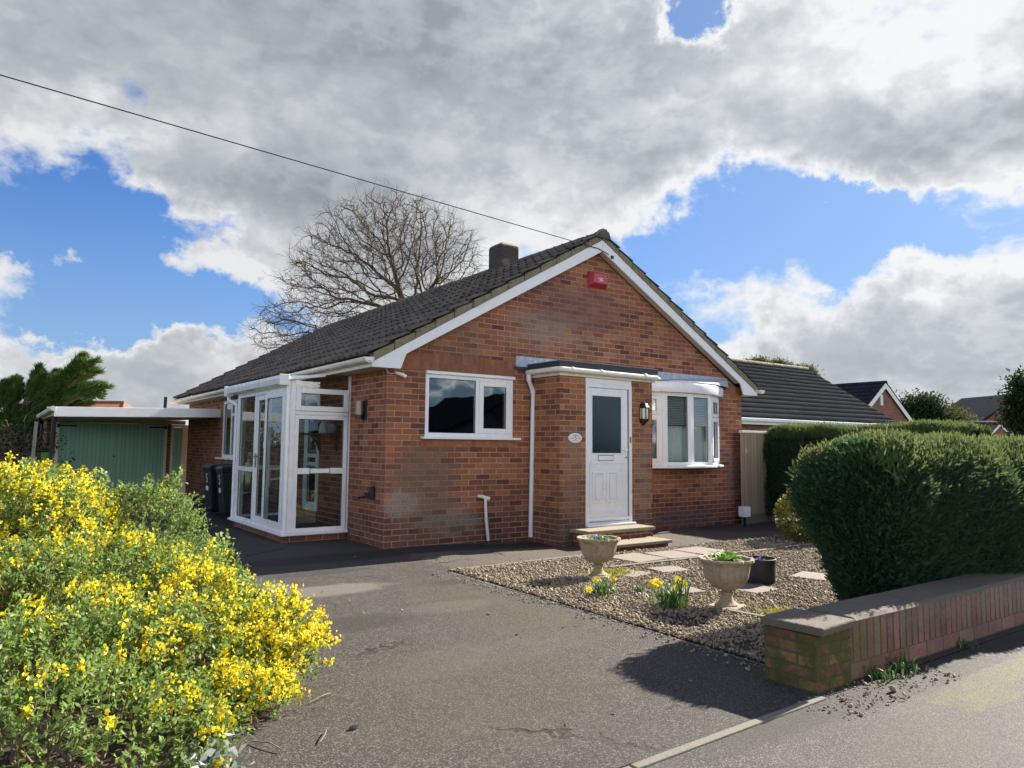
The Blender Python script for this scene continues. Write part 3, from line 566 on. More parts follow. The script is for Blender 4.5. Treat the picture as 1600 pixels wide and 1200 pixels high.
# --- bargeboards, soffits, gutters
for sgn in (1, -1):
    f = (lambda p: [(x, z) for x, z in p]) if sgn > 0 else (lambda p: [(7.2-x, z) for x, z in p])
    mb = MB(); mb.prism(f([(-0.27, 2.268), (0.115, 2.268), (0.195, 2.468), (3.598, 4.372), (3.598, 4.553), (-0.205, 2.372), (-0.27, 2.335)]), FRONT, 0.118, 0.142)
    mb.build('bargeboard', M['white'], house, bevel=0.003)
    mb = MB(); mb.prism(f([(0.19, 2.478), (3.6, 4.386), (3.6, 4.40), (0.19, 2.492)]), FRONT, 0.001, 0.1175); mb.build('verge_soffit', M['soffit'], house)
    x0, x1 = (-0.268, -0.001) if sgn > 0 else (7.201, 7.468)
    mb = MB(); mb.box(x0, x1, -0.1175, 11.5, 2.272, 2.286); mb.build('eaves_soffit', M['soffit'], house)
    x0, x1 = (-0.288, -0.2695) if sgn > 0 else (7.4695, 7.488)
    mb = MB(); mb.box(x0, x1, -0.142, 11.5, 2.268, 2.392); mb.build('eaves_fascia', M['cream'], house)
    cx = -0.352 if sgn > 0 else 7.552
    mb = MB()
    def half(cx, y0, y1, z0, z1, r=0.06, n=9):
        vs = []
        for (y, z) in ((y0, z0), (y1, z1)):
            for rr in (r, r-0.007):
                vs += [(cx+rr*math.cos(math.pi+math.pi*j/n), y, z+rr*math.sin(math.pi+math.pi*j/n)) for j in range(n+1)]
        k = n+1; fs = []
        for j in range(n): fs += [(j, j+1, 2*k+j+1, 2*k+j), (k+j, 3*k+j, 3*k+j+1, k+j+1), (j, k+j, k+j+1, j+1), (2*k+j, 2*k+j+1, 3*k+j+1, 3*k+j)]
        fs += [(0, 2*k, 3*k, k), (n, k+n, 3*k+n, 2*k+n)]
        mb.add(vs, fs)
    half(cx, -0.21, 11.6, 2.378, 2.352)
    for y in (-0.19, 1.0, 3.9, 6.6, 9.2): half(cx, y-0.03, y+0.03, 2.378-0.002, 2.378-0.002, 0.068)
    mb.box(cx-0.052, cx+0.052, -0.217, -0.2105, 2.335, 2.377)
    mb.build('gutter', M['gutter'], house, smooth=True)
# --- chimney
ch = MB(); pf = [(0.0, 4.2), (0.0, 4.96), (0.06, 5.02), (0.14, 5.06), (0.27, 5.06), (0.35, 5.02), (0.41, 4.96), (0.41, 4.2)]
ch.box(3.30, 3.705, 2.24, 2.66, 4.2, 4.975); chim = ch.build('chimney', M['chimney'], house, uv='box', bevel=0.02)
mb = MB(); rings = []
for (ins, z) in ((0.0, 4.976), (0.02, 5.0), (0.075, 5.04), (0.14, 5.062)):
    rings.append([(3.30+ins, 2.24+ins, z), (3.705-ins, 2.24+ins, z), (3.705-ins, 2.66-ins, z), (3.30+ins, 2.66-ins, z)])
mb.add([q for r in rings for q in r], [(3, 2, 1, 0), (12, 13, 14, 15)]+[(4*i+j, 4*i+(j+1) % 4, 4*i+4+(j+1) % 4, 4*i+4+j) for i in range(3) for j in range(4)])
mb.build('chimney_flaunching', M['mortar_moss'], chim, bevel=0.012)
mb = MB(); mb.box(3.27, 3.735, 2.215, 2.69, 4.36, 4.50); mb.build('chimney_flashing', M['felt'], chim)
# --- kitchen window
def window_frame(name, B, u0, u1, v0, v1, fw=0.055, w0=-0.045, w1=0.012, parent=house):
    mb = MB(); frame(mb, B, u0, u1, v0, v1, fw, w0, w1); return mb
u0, u1, v0, v1 = KW
mb = window_frame('w', FRONT, u0, u1, v0, v1-0.03, 0.05); mb.lbox(FRONT, 1.345, 1.395, v0+0.05, v1-0.08, -0.045, 0.012)
mb.lbox(FRONT, u0-0.005, u1+0.02, v1-0.03, v1+0.012, -0.045, 0.045)
kw = mb.build('kitchen_window', M['white'], house, bevel=0.004)
pane(FRONT, u0+0.05, 1.345, v0+0.05, v1-0.08, -0.012, kw)
mb = MB(); frame(mb, FRONT, 1.397, u1-0.052, v0+0.052, v1-0.082, 0.07, -0.04, 0.026); sa = mb.build('sash', M['white'], kw, bevel=0.006)
pane(FRONT, 1.467, u1-0.122, v0+0.122, v1-0.152, 0.005, sa)
mb = MB(); mb.lbox(FRONT, u0-0.06, u1+0.10, v0-0.035, v0-0.001, -0.03, 0.085); mb.build('sill', M['white'], kw, bevel=0.006)
# --- side window behind the glazed porch
mb = MB(); y0, y1, v0, v1 = SW
frame(mb, SIDE, y0, y1, v0, v1, 0.06, -0.05, 0.01); mb.lbox(SIDE, 7.28, 7.34, v0+0.06, v1-0.06, -0.05, 0.01); mb.lbox(SIDE, 6.61, 7.28, 1.86, 1.92, -0.05, 0.01)
sw = mb.build('side_window', M['white'], house, bevel=0.004)
pane(SIDE, 7.34, 7.90, v0+0.06, v1-0.06, -0.02, sw); pane(SIDE, 6.61, 7.28, v0+0.06, 1.86, -0.02, sw); pane(SIDE, 6.61, 7.28, 1.92, v1-0.06, -0.02, sw)
mb = MB(); mb.lbox(SIDE, y0-0.04, y1+0.25, v0-0.04, v0-0.001, -0.03, 0.09); mb.build('sill', M['white'], sw, bevel=0.005)
# --- inner door seen through the porch glass
y0, y1, v0, v1 = ID
mb = MB(); frame(mb, SIDE, y0, y1, v0, v1, 0.05, -0.06, 0.012); df = mb.build('inner_door', M['white'], house, bevel=0.004)
mb = MB(); frame(mb, SIDE, y0+0.052, y1-0.052, v0+0.052, v1-0.052, 0.075, -0.045, 0.004); mb.lbox(SIDE, y0+0.127, y1-0.127, 0.96, 1.02, -0.045, 0.004); mb.lbox(SIDE, y0+0.127, y1-0.127, 1.09, 1.15, -0.045, 0.004)
dl = mb.build('door_leaf', M['white'], df, bevel=0.004)
pane(SIDE, y0+0.127, y1-0.127, v0+0.127, 0.96, -0.02, df); pane(SIDE, y0+0.127, y1-0.127, 1.15, v1-0.127, -0.02, df); pane(SIDE, y0+0.127, y1-0.127, 1.02, 1.09, -0.02, df)
mb = MB(); mb.lbox(SIDE, y0+0.09, y0+0.105, 1.12, 1.24, 0.0045, 0.012); mb.lbox(SIDE, y0+0.09, y0+0.2, 1.20, 1.215, 0.0125, 0.04); mb.build('handle', M['metal'], df)
# --- bow window
BP = [Vector((4.535, -0.004, 0)), Vector((4.90, -0.205, 0)), Vector((5.46, -0.30, 0)), Vector((6.03, -0.24, 0)), Vector((6.555, -0.004, 0))]
bz0, bz1 = 1.0, 2.205
mb = MB(); facets = []
for a, b in zip(BP[:-1], BP[1:]):
    d = (b-a).normalized(); facets.append((Basis((a.x, a.y, 0), d, (0, 0, 1), (d.y, -d.x, 0)), (b-a).length))
for i, (B, L) in enumerate(facets):
    frame(mb, B, 0.016, L-0.016, bz0, bz1, 0.058, -0.055, 0.0)
for p in BP[1:-1]: mb.cyl((p.x, p.y+0.028, bz0), (p.x, p.y+0.028, bz1), 0.036, 10)
bay = mb.build('bow_window', M['white'], house, bevel=0.004)
for i, (B, L) in enumerate(facets):
    if i in (0, 3):
        mb = MB(); frame(mb, B, 0.078, L-0.078, bz0+0.06, 1.80, 0.055, -0.05, 0.016); frame(mb, B, 0.078, L-0.078, 1.835, bz1-0.06, 0.055, -0.05, 0.016); s_ = mb.build('sash', M['white'], bay, bevel=0.005)
        mb = MB(); mb.lbox(B, 0.074, L-0.074, 1.8005, 1.8345, -0.05, 0.0); mb.build('transom', M['white'], bay)
        pane(B, 0.133, L-0.133, bz0+0.115, 1.745, -0.01, s_); pane(B, 0.133, L-0.133, 1.89, bz1-0.115, -0.01, s_)
    else:
        pane(B, 0.074, L-0.074, bz0+0.058, bz1-0.058, -0.02, bay)
def bay_ring(off, z):
    c = Vector((5.545, 0.35, 0)); out = []
    for p in BP:
        d = (p-c).normalized(); q = p+d*off; out.append(Vector((q.x, min(q.y, -0.002) if p is BP[0] or p is BP[-1] else q.y, z)))
    return out
def bay_solid(levels, name, m, parent, bevel=0.0):
    "levels: (offset, z) outline stack closed back to the wall"
    mb = MB(); vs = []; k = 7
    for off, z in levels:
        r = bay_ring(off, z); vs += [Vector((r[0].x, -0.0015, z))]+r+[Vector((r[-1].x, -0.0015, z))]
    fs = [tuple(range(k))[::-1], tuple(range(k*(len(levels)-1), k*len(levels)))]
    for i in range(len(levels)-1): fs += [(i*k+j, i*k+(j+1) % k, (i+1)*k+(j+1) % k, (i+1)*k+j) for j in range(k)]
    mb.add(vs, fs); return mb.build(name, m, parent, smooth=True, bevel=bevel)
bay_solid([(0.075, 0.955), (0.085, 0.965), (0.085, 0.99), (0.06, 0.9985)], 'sill', M['white'], bay)
bay_solid([(0.05, 2.207), (0.088, 2.210), (0.094, 2.222), (0.094, 2.335), (0.088, 2.362), (0.07, 2.385), (0.04, 2.40)], 'canopy', M['white'], bay)
mb = MB(); vs = [Vector((4.30, -0.002, 2.565)), Vector((6.80, -0.002, 2.565))]; r = bay_ring(0.085, 2.392); r[0].x = 4.30; r[-1].x = 6.80
mb.add([vs[0]]+r+[vs[1]], [(0, 1, 2, 3, 4, 5, 6)]); mb.add([(4.30, -0.002, 2.565), (6.80, -0.002, 2.565), (6.80, -0.006, 2.46), (4.30, -0.006, 2.46)], [(0, 1, 2, 3)])
mb.build('lead_flashing', M['lead'], bay)
# blinds and curtains hang inside
def curtain(name, label, pts, z0, z1, m, amp=0.022, per=0.105, cat='curtain', group=None):
    P = [np.array(p, float) for p in pts]; V = []; seg = []
    for a, b in zip(P[:-1], P[1:]):
        n = max(2, int(np.linalg.norm(b-a)/0.012)); seg += [a+(b-a)*i/n for i in range(n)]
    seg.append(P[-1]); seg = np.array(seg); s = np.concatenate([[0], np.cumsum(np.linalg.norm(np.diff(seg, axis=0), axis=1))])
    nrm = np.gradient(seg, axis=0); nrm = unit(np.stack([-nrm[:, 1], nrm[:, 0]], 1))
    rows = 6
    for r in range(rows+1):
        f = r/rows; off = amp*(0.6+0.4*f)*np.sin(2*np.pi*s/per+0.8*np.sin(s*7))+0.006*np.sin(s*31+f*2)
        q = seg+nrm*off[:, None]; V.append(np.column_stack([q, np.full(len(q), z1+(z0-z1)*f)]))
    n = len(seg); i = np.arange(n-1); F = np.concatenate([np.stack([r*n+i, r*n+i+1, (r+1)*n+i+1, (r+1)*n+i], 1) for r in range(rows)])
    o = fast_mesh(name, np.concatenate(V), F, m, None, smooth=True)
    s_ = o.modifiers.new('thickness', 'SOLIDIFY'); s_.thickness = 0.002
    return tag(o, label, cat, group)
inn = [(p.x, p.y+0.13) for p in BP[1:4]]
curtain('net_curtain', 'white gathered net curtain hanging across the lower bow window', [(4.62, 0.13)]+inn+[(6.47, 0.13)], 1.02, 1.66, M['lace'])
curtain('lined_curtain', 'beige gathered curtain at the end of the bow window', [(6.25, 0.02), (6.47, 0.10)], 1.02, 2.18, M['curtain'], 0.018, 0.07)
mb = MB()
for a, b in zip(inn[:-1], inn[1:]):
    d = Vector((b[0]-a[0], b[1]-a[1], 0)); L = d.length; d.normalize(); B = Basis((a[0], a[1]-0.05, 0), d, (0, 0, 1), (d.y, -d.x, 0))
    for i in range(17): mb.lbox(B, 0.01, L-0.01, 1.70+i*0.028, 1.7215+i*0.028, -0.006, 0.006)
    mb.lbox(B, 0.01, L-0.01, 1.672, 1.692, -0.012, 0.012)
tag(mb.build('slatted_blind', M['blind']), 'grey slatted blind half lowered behind the bow window glass', 'blind')
# --- small fixings of the wall
mb = MB(); mb.lbox(FRONT, 0.98, 1.195, 0.150, 0.222, 0.0005, 0.006)
for i in range(9):
    for j in range(2): mb.lbox(FRONT, 0.995+i*0.021, 1.008+i*0.021, 0.158+j*0.031, 0.183+j*0.031, 0.0061, 0.008)
mb.build('air_brick', M['cap'], wall)
mb = MB(); mb.tube([(1.42, 0.01, 0.605), (1.45, -0.05, 0.60), (1.53, -0.06, 0.575), (1.535, -0.06, 0.575)], 0.024, 10); mb.tube([(1.487, -0.062, 0.585), (1.507, -0.055, 0.3), (1.555, -0.045, 0.0)], 0.021, 10)
mb.tube([(1.52, -0.06, 0.579), (1.548, -0.062, 0.567)], 0.029, 10)
mb.build('waste_pipe', M['cream'], house, smooth=True)
# --- separate things fixed to the front and side walls
al = thing('alarm_box', 'red burglar alarm box high under the gable apex', 'alarm', (3.56, 0, 3.93))
mb = MB(); mb.add([(3.395, -0.001, 4.045), (3.80, -0.001, 4.045), (3.80, -0.001, 3.80), (3.395, -0.001, 3.80), (3.455, -0.10, 4.02), (3.735, -0.10, 4.02), (3.735, -0.10, 3.86), (3.455, -0.10, 3.86)],
    [(0, 1, 2, 3), (4, 7, 6, 5), (0, 4, 5, 1), (1, 5, 6, 2), (2, 6, 7, 3), (3, 7, 4, 0)]); mb.build('housing', M['red'], al, bevel=0.006)
mb = MB(); mb.box(3.462, 3.728, -0.104, -0.1005, 3.867, 4.013); mb.build('front_plate', M['red_face'], al)
mb = MB()
for (x0, x1, z0, z1) in ((3.575, 3.645, 3.945, 3.954), (3.535, 3.56, 3.938, 3.946), (3.572, 3.587, 3.90, 3.93), (3.598, 3.612, 3.90, 3.93), (3.587, 3.598, 3.921, 3.93), (3.62, 3.628, 3.90, 3.93), (3.64, 3.648, 3.90, 3.93), (3.628, 3.64, 3.90, 3.909)): mb.box(x0, x1, -0.106, -0.1042, z0, z1)
mb.build('printed_mark', M['binwhite'], al)
sl_ = thing('side_wall_lamp', 'black and galvanised half-cylinder lamp on the shaded side wall', 'wall lamp', (0, 0.68, 1.76))
mb = MB(); mb.box(-0.018, -0.001, 0.585, 0.665, 1.635, 1.90); mb.build('back_plate', M['black'], sl_, bevel=0.004)
mb = MB(); mb.cyl((-0.065, 0.70, 1.70), (-0.065, 0.70, 1.885), 0.055, 16); mb.build('body', M['tin'], sl_, smooth=True)
mb = MB(); mb.cyl((-0.065, 0.70, 1.645), (-0.065, 0.70, 1.6995), 0.057, 16); mb.build('lower_shade', M['black'], sl_, smooth=True)
tp = thing('outdoor_tap', 'dark outdoor tap and hose bracket low on the side wall', 'tap', (0, 0.35, 0.66))
mb = MB(); mb.prism([(0.27, 0.60), (0.44, 0.60), (0.28, 0.765)], SIDE, 0.001, 0.07); mb.build('bracket', M['black'], tp, bevel=0.006)
mb = MB(); mb.tube([(-0.04, 0.42, 0.62), (-0.10, 0.47, 0.615), (-0.10, 0.55, 0.61), (-0.10, 0.56, 0.58)], 0.016, 8); mb.cyl((-0.06, 0.44, 0.64), (-0.06, 0.44, 0.68), 0.012, 6); mb.build('spout', M['black'], tp, smooth=True)
ss_ = thing('security_sensor', 'small white sensor and drooping wire under the bargeboard foot', 'sensor', (0.15, -0.03, 2.22))
mb = MB(); mb.tube([(0.10, -0.03, 2.225), (0.19, -0.06, 2.20), (0.23, -0.075, 2.175)], [0.018, 0.024, 0.026], 10); mb.build('sensor_head', M['cream'], ss_, smooth=True)
mb = MB(); mb.tube([(-0.03, -0.02, 2.268), (-0.01, -0.03, 2.22), (0.05, -0.03, 2.205), (0.10, -0.03, 2.225), (0.09, -0.02, 2.268)], 0.004, 5); mb.build('wire', M['white'], ss_)
vb = thing('vent_cover', 'pale grey square vent box on a short stub by the wall corner', 'vent box', (6.62, -0.42, -0.07))
mb = MB(); mb.box(6.56, 6.72, -0.52, -0.38, 0.11, 0.285); mb.build('box', M['white'], vb, bevel=0.01)
mb = MB(); mb.box(6.62, 6.66, -0.47, -0.43, -0.075, 0.1095); mb.build('stub', M['black'], vb)
# ------------------------------------------------------------------ brick entrance porch
porch = thing('entrance_porch', 'small flat-roofed brick entrance porch around the white front door', 'porch', (3.22, -0.33, 0))
px0, px1, py = 2.31, 4.14, -0.66
mb = MB(); mb.box(px0, px0+0.1, py+0.1, -0.004, -0.15, 2.285); mb.box(px1-0.1, px1, py+0.1, -0.004, -0.15, 2.285)
mb.box(px0, 2.785, py, py+0.1, -0.15, 2.285); mb.box(3.70, px1, py, py+0.1, -0.15, 2.285); mb.box(2.785, 3.70, py, py+0.1, -0.15, 0.165)
mb.build('wall', M['brick_porch'], porch, uv='box')
B = Basis((0, py, 0))
mb = MB(); mb.box(px0-0.075, px1+0.05, py-0.085, -0.004, 2.405, 2.485); mb.build('flat_roof', M['felt'], porch, bevel=0.006)
mb = MB(); mb.box(px0-0.077, px1+0.052, py-0.087, -0.004, 2.4855, 2.490); mb.build('roof_edge_trim', M['lead'], porch)
mb = MB(); mb.box(px0-0.03, px1+0.03, py-0.035, -0.004, 2.287, 2.404); mb.build('fascia', M['cream'], porch)
mb = MB(); gz = 2.366
pts = [(px0-0.085, -0.02, gz), (px0-0.085, py-0.04, gz), (px0-0.06, py-0.085, gz), (px0-0.02, py-0.088, gz), (px1+0.02, py-0.088, gz-0.012)]
mb.tube(pts, 0.037, 14)
for p in ((px0+0.15, py-0.095), (3.0, py-0.095), (3.9, py-0.095)): mb.tube([(p[0]-0.018, p[1], gz), (p[0]+0.018, p[1], gz)], 0.042, 12)
mb.tube([(px1-0.01, py-0.088, gz-0.01), (px1+0.09, py-0.06, gz-0.02), (px1+0.12, py+0.05, gz-0.02)], 0.03, 8)
mb.build('gutter', M['gutter'], porch, smooth=True)
mb = MB(); mb.tube([(px0-0.085, -0.06, 2.34), (px0-0.085, -0.06, 2.25), (px0-0.04, -0.06, 2.15), (px0-0.005, -0.055, 2.10), (px0-0.005, -0.055, 2.0), (px0-0.03, -0.05, 0.0)], 0.0325, 12)
mb.tube([(px0-0.085, -0.06, 2.33), (px0-0.085, -0.06, 2.24)], 0.04, 12); mb.tube([(px0-0.008, -0.055, 2.12), (px0-0.006, -0.055, 2.06)], 0.039, 12); mb.box(px0-0.01, px0+0.06, -0.075, -0.035, 1.0, 1.02)
mb.build('downpipe', M['white'], porch, smooth=True)
mb = MB(); mb.lbox(FRONT, 2.03, 4.36, 2.44, 2.60, 0.0008, 0.005)
mb.add([(2.03, -0.006, 2.50), (2.235, -0.006, 2.50), (2.235, -0.02, 2.42), (2.06, -0.02, 2.42)], [(0, 1, 2, 3)]); mb.build('lead_flashing', M['lead'], porch)
mb = MB(); mb.box(2.0, 2.245, -0.03, -0.006, 2.405, 2.445); mb.build('roof_end_board', M['felt'], porch)
# front door
door = MB(); frame(door, B, 2.787, 3.698, 0.17, 2.205, 0.055, -0.06, 0.012); door.lbox(B, 2.787, 3.698, 2.2055, 2.284, -0.06, 0.006)
fd = door.build('front_door', M['white'], porch, bevel=0.004)
mb = MB(); mb.lbox(B, 2.77, 3.72, 0.168, 0.20, 0.0125, 0.075); mb.build('threshold', M['white'], fd, bevel=0.008)
mb = MB(); lx0, lx1, lz0, lz1 = 2.846, 3.616, 0.232, 2.145
mb.lbox(B, lx0, lx0+0.06, lz0, lz1, -0.045, 0.0); mb.lbox(B, lx1-0.13, lx1, lz0, lz1, -0.045, 0.0); mb.lbox(B, lx0+0.06, lx1-0.13, lz1-0.11, lz1, -0.045, 0.0); mb.lbox(B, lx0+0.06, lx1-0.13, lz0, 1.205, -0.045, 0.0)
leaf = mb.build('door_leaf', M['white'], fd, bevel=0.004)
mb = MB(); frame(mb, B, lx0+0.045, lx1-0.115, 1.19, lz1-0.095, 0.018, 0.0005, 0.010); mb.build('glazing_bead', M['white'], fd, bevel=0.004)
mb = MB(); mb.add([B(lx0+0.06, 1.205, -0.01), B(lx1-0.13, 1.205, -0.01), B(lx1-0.13, lz1-0.11, -0.01), B(lx0+0.06, lz1-0.11, -0.01)], [(0, 1, 2, 3)]); mb.build('pane', M['obscure'], fd)
mb = MB(); mb.lbox(B, 3.03, 3.32, 1.105, 1.168, 0.0008, 0.012); mb.build('letter_plate', M['white'], fd, bevel=0.005)
mb = MB(); frame(mb, B, 3.022, 3.328, 1.097, 1.176, 0.008, 0.0008, 0.005); mb.build('letter_plate_gap', M['cap'], fd)
for (a, b) in ((2.915, 3.145), (3.19, 3.42)):
    mb = MB(); frame(mb, B, a, b, 0.50, 0.945, 0.03, 0.0008, 0.020); mb.lbox(B, a+0.055, b-0.055, 0.555, 0.89, 0.0008, 0.014); mb.build('raised_panel', M['white'], fd, bevel=0.005)
mb = MB(); frame(mb, B, lx0+0.015, lx1-0.10, lz0+0.12, 1.07, 0.016, 0.0008, 0.012); mb.lbox(B, lx0-0.005, lx1+0.005, lz0+0.02, lz0+0.055, 0.0008, 0.028); mb.build('weather_bar', M['white'], fd, bevel=0.004)
mb = MB(); mb.lbox(B, lx1-0.058, lx1-0.028, 1.10, 1.31, 0.0008, 0.010); mb.lbox(B, lx1-0.15, lx1-0.035, 1.245, 1.265, 0.012, 0.045); mb.build('handle', M['white'], fd, bevel=0.004)
mb = MB(); mb.cyl(B(lx1-0.043, 1.145, 0.010), B(lx1-0.043, 1.145, 0.016), 0.012, 10); mb.lbox(B, lx1+0.0015, lx1+0.007, lz0, lz1, -0.03, -0.002); mb.build('lock_cylinder', M['seal'], fd)
mb = MB(); mb.lbox(B, 3.648, 3.676, 1.36, 1.45, 0.0125, 0.022); bell = mb.build('door_bell', M['tin'], porch, bevel=0.003)
# steps
st = thing('entrance_steps', 'two weathered concrete and brick steps below the white front door', 'steps', (3.2, -1.1, 0))
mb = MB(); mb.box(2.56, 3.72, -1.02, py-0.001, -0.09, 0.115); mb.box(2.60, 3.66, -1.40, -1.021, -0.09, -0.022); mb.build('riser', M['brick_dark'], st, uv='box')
mb = MB(); mb.box(2.48, 3.76, -1.07, py-0.001, 0.1155, 0.166); mb.build('tread', M['slab_step'], st, bevel=0.008)
mb = MB(); mb.box(2.54, 3.70, -1.45, -1.0215, -0.0215, 0.022); mb.build('tread', M['slab_step'], st, bevel=0.008)
# lantern
ln = thing('wall_lantern', 'black half lantern with pale glass beside the white front door', 'wall lamp', (3.93, py, 1.8))
cx = 3.935
mb = MB(); mb.lbox(B, cx-0.062, cx+0.062, 1.66, 1.945, 0.0008, 0.012)
hexo = [(-0.066, 0.013), (-0.066, 0.05), (-0.031, 0.10), (0.031, 0.10), (0.066, 0.05), (0.066, 0.013)]
def hex_ring(sc, z): return [(cx+x*sc, py-w*sc, z) for x, w in hexo]
def hex_solid(mb, lv):
    vs = []; 
    for sc, z in lv: vs += hex_ring(sc, z)
    mb.add(vs, [tuple(range(6))[::-1], tuple(range(6*(len(lv)-1), 6*len(lv)))]+[(i*6+j, i*6+(j+1) % 6, i*6+6+(j+1) % 6, i*6+6+j) for i in range(len(lv)-1) for j in range(6)])
hex_solid(mb, [(1.08, 1.885), (1.12, 1.895), (0.75, 1.955), (0.25, 1.985)]); hex_solid(mb, [(0.3, 1.625), (0.55, 1.665), (1.0, 1.705), (1.08, 1.715), (1.08, 1.725)])
for i in range(1, 5):
    x, w = hexo[i]; mb.cyl((cx+x, py-w, 1.7255), (cx+x, py-w, 1.8845), 0.009, 6)
mb.build('frame', M['black'], ln, bevel=0.003)
mb = MB(); hex_solid(mb, [(0.93, 1.7256), (0.93, 1.8844)]); mb.build('glass', M['lamp_glass'], ln)
# oval house number
pq = thing('number_plaque', 'white oval house number plaque on the porch brickwork', 'sign', (2.59, py, 1.42))
mb = MB(); n = 36
def oval(rx, rz, w): return [B(2.59+rx*math.cos(6.28318*i/n), 1.418+rz*math.sin(6.28318*i/n), w) for i in range(n)]
mb.add(oval(0.125, 0.07, 0.001)+oval(0.125, 0.07, 0.008)+oval(0.112, 0.058, 0.014), [tuple(range(2*n, 3*n))]+[(k*n+i, k*n+(i+1) % n, (k+1)*n+(i+1) % n, (k+1)*n+i) for k in (0, 1) for i in range(n)]); mb.build('plate', M['plaque'], pq)
text_mesh('5', 0.075, Basis((2.59, py, 1.416), (1, 0, 0), (0, 0, 1), (0, -1, 0.0)), 'numeral', M['ink'], pq).location = (0, 0, 0)
for o in list(pq.children):
    if o.name.startswith('numeral'):
        for v in o.data.vertices: v.co.y -= 0.0155
mb = MB()
for sx in (-1, 1):
    for k in range(3): mb.lbox(B, 2.59+sx*(0.045+k*0.018)-0.006, 2.59+sx*(0.045+k*0.018)+0.006, 1.412-0.006*(k % 2), 1.422-0.006*(k % 2), 0.0142, 0.0155)
for k in range(7): mb.lbox(B, 2.54+k*0.0155, 2.549+k*0.0155, 1.452-abs(k-3)*0.002, 1.461-abs(k-3)*0.002, 0.0142, 0.0155); mb.lbox(B, 2.545+k*0.0145, 2.552+k*0.0145, 1.374+abs(k-3)*0.002, 1.381+abs(k-3)*0.002, 0.0142, 0.0155)
mb.build('ornament', M['ink'], pq)
# ------------------------------------------------------------------ glazed side porch
gp = thing('glazed_porch', 'white framed glazed lean-to porch with sliding doors on a brick plinth', 'porch', (-0.45, 2.4, 0))
gx, gy0, gy1 = -0.88, 1.16, 3.60
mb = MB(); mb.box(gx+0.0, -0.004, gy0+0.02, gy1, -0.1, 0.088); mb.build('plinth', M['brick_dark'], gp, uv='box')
mb = MB(); mb.box(gx-0.06, -0.004, gy0-0.06, gy1+0.12, 0.0885, 0.122); mb.build('sill', M['white'], gp, bevel=0.008)
mb = MB(); mb.box(gx+0.09, -0.01, gy0+0.09, gy1-0.03, 0.1225, 0.135); mb.build('floor', M['doormat'], gp)
GS = Basis((gx, 0, 0), (0, 1, 0), (0, 0, 1), (-1, 0, 0)); GE = Basis((0, gy0, 0), (1, 0, 0), (0, 0, 1), (0, -1, 0)); GB = Basis((0, gy1, 0), (1, 0, 0), (0, 0, 1), (0, 1, 0))
mb = MB(); mb.box(gx, gx+0.07, gy1-0.07, gy1, 0.1225, 2.145); mb.build('corner_post', M['white'], gp, bevel=0.006)
mb = MB(); mb.box(gx-0.004, gx+0.10, gy0-0.004, gy0+0.05, 0.1225, 2.145); mb.cyl((gx+0.005, gy0+0.005, 0.1226), (gx+0.005, gy0+0.005, 2.14), 0.03, 12)
mb.build('corner_post', M['white'], gp, bevel=0.006)
# end face towards the road
mb = MB(); frame(mb, GE, gx+0.101, -0.03, 0.1225, 1.69, 0.055, -0.05, 0.0); mb.lbox(GE, gx+0.156, -0.085, 0.895, 0.975, -0.05, 0.0); fe = mb.build('end_frame', M['white'], gp, bevel=0.005)
pane(GE, gx+0.156, -0.085, 0.1775, 0.895, -0.02, fe, 'glass_green'); pane(GE, gx+0.156, -0.085, 0.975, 1.635, -0.02, fe, 'glass_green')
mb = MB(); mb.lbox(GE, gx+0.33, gx+0.60, 0.905, 0.967, 0.0008, 0.010); mb.build('letter_plate', M['white'], fe, bevel=0.004)
mb = MB(); frame(mb, GE, gx+0.322, gx+0.608, 0.897, 0.974, 0.0075, 0.0008, 0.006); mb.build('letter_plate_gap', M['seal'], fe)
mb = MB(); mb.lbox(GE, gx+0.101, -0.03, 1.692, 1.742, -0.05, 0.008); frame(mb, GE, gx+0.101, -0.03, 1.745, 2.055, 0.07, -0.04, 0.02); fl = mb.build('fanlight', M['white'], gp, bevel=0.006)
pane(GE, gx+0.171, -0.10, 1.815, 1.985, -0.01, fl, 'glass_green')
mb = MB(); mb.add([GE(gx+0.101, 2.058, -0.02), GE(-0.01, 2.058, -0.02), GE(-0.01, 2.262, -0.02), GE(gx+0.5, 2.255, -0.02), GE(gx+0.101, 2.16, -0.02)], [(0, 1, 2, 3, 4)]); mb.build('gable_pane', M['glass_green'], gp)
mb = MB(); mb.prism([(gx-0.03, 2.15), (gx+0.50, 2.225), (gx+0.50, 2.262), (gx-0.03, 2.20)], GE, -0.03, 0.03); mb.build('verge_trim', M['white'], gp, bevel=0.004)
mb = MB(); mb.box(-0.016, -0.004, gy0-0.02, gy0+0.05, 0.1225, 2.26); mb.build('wall_channel', M['white'], gp)
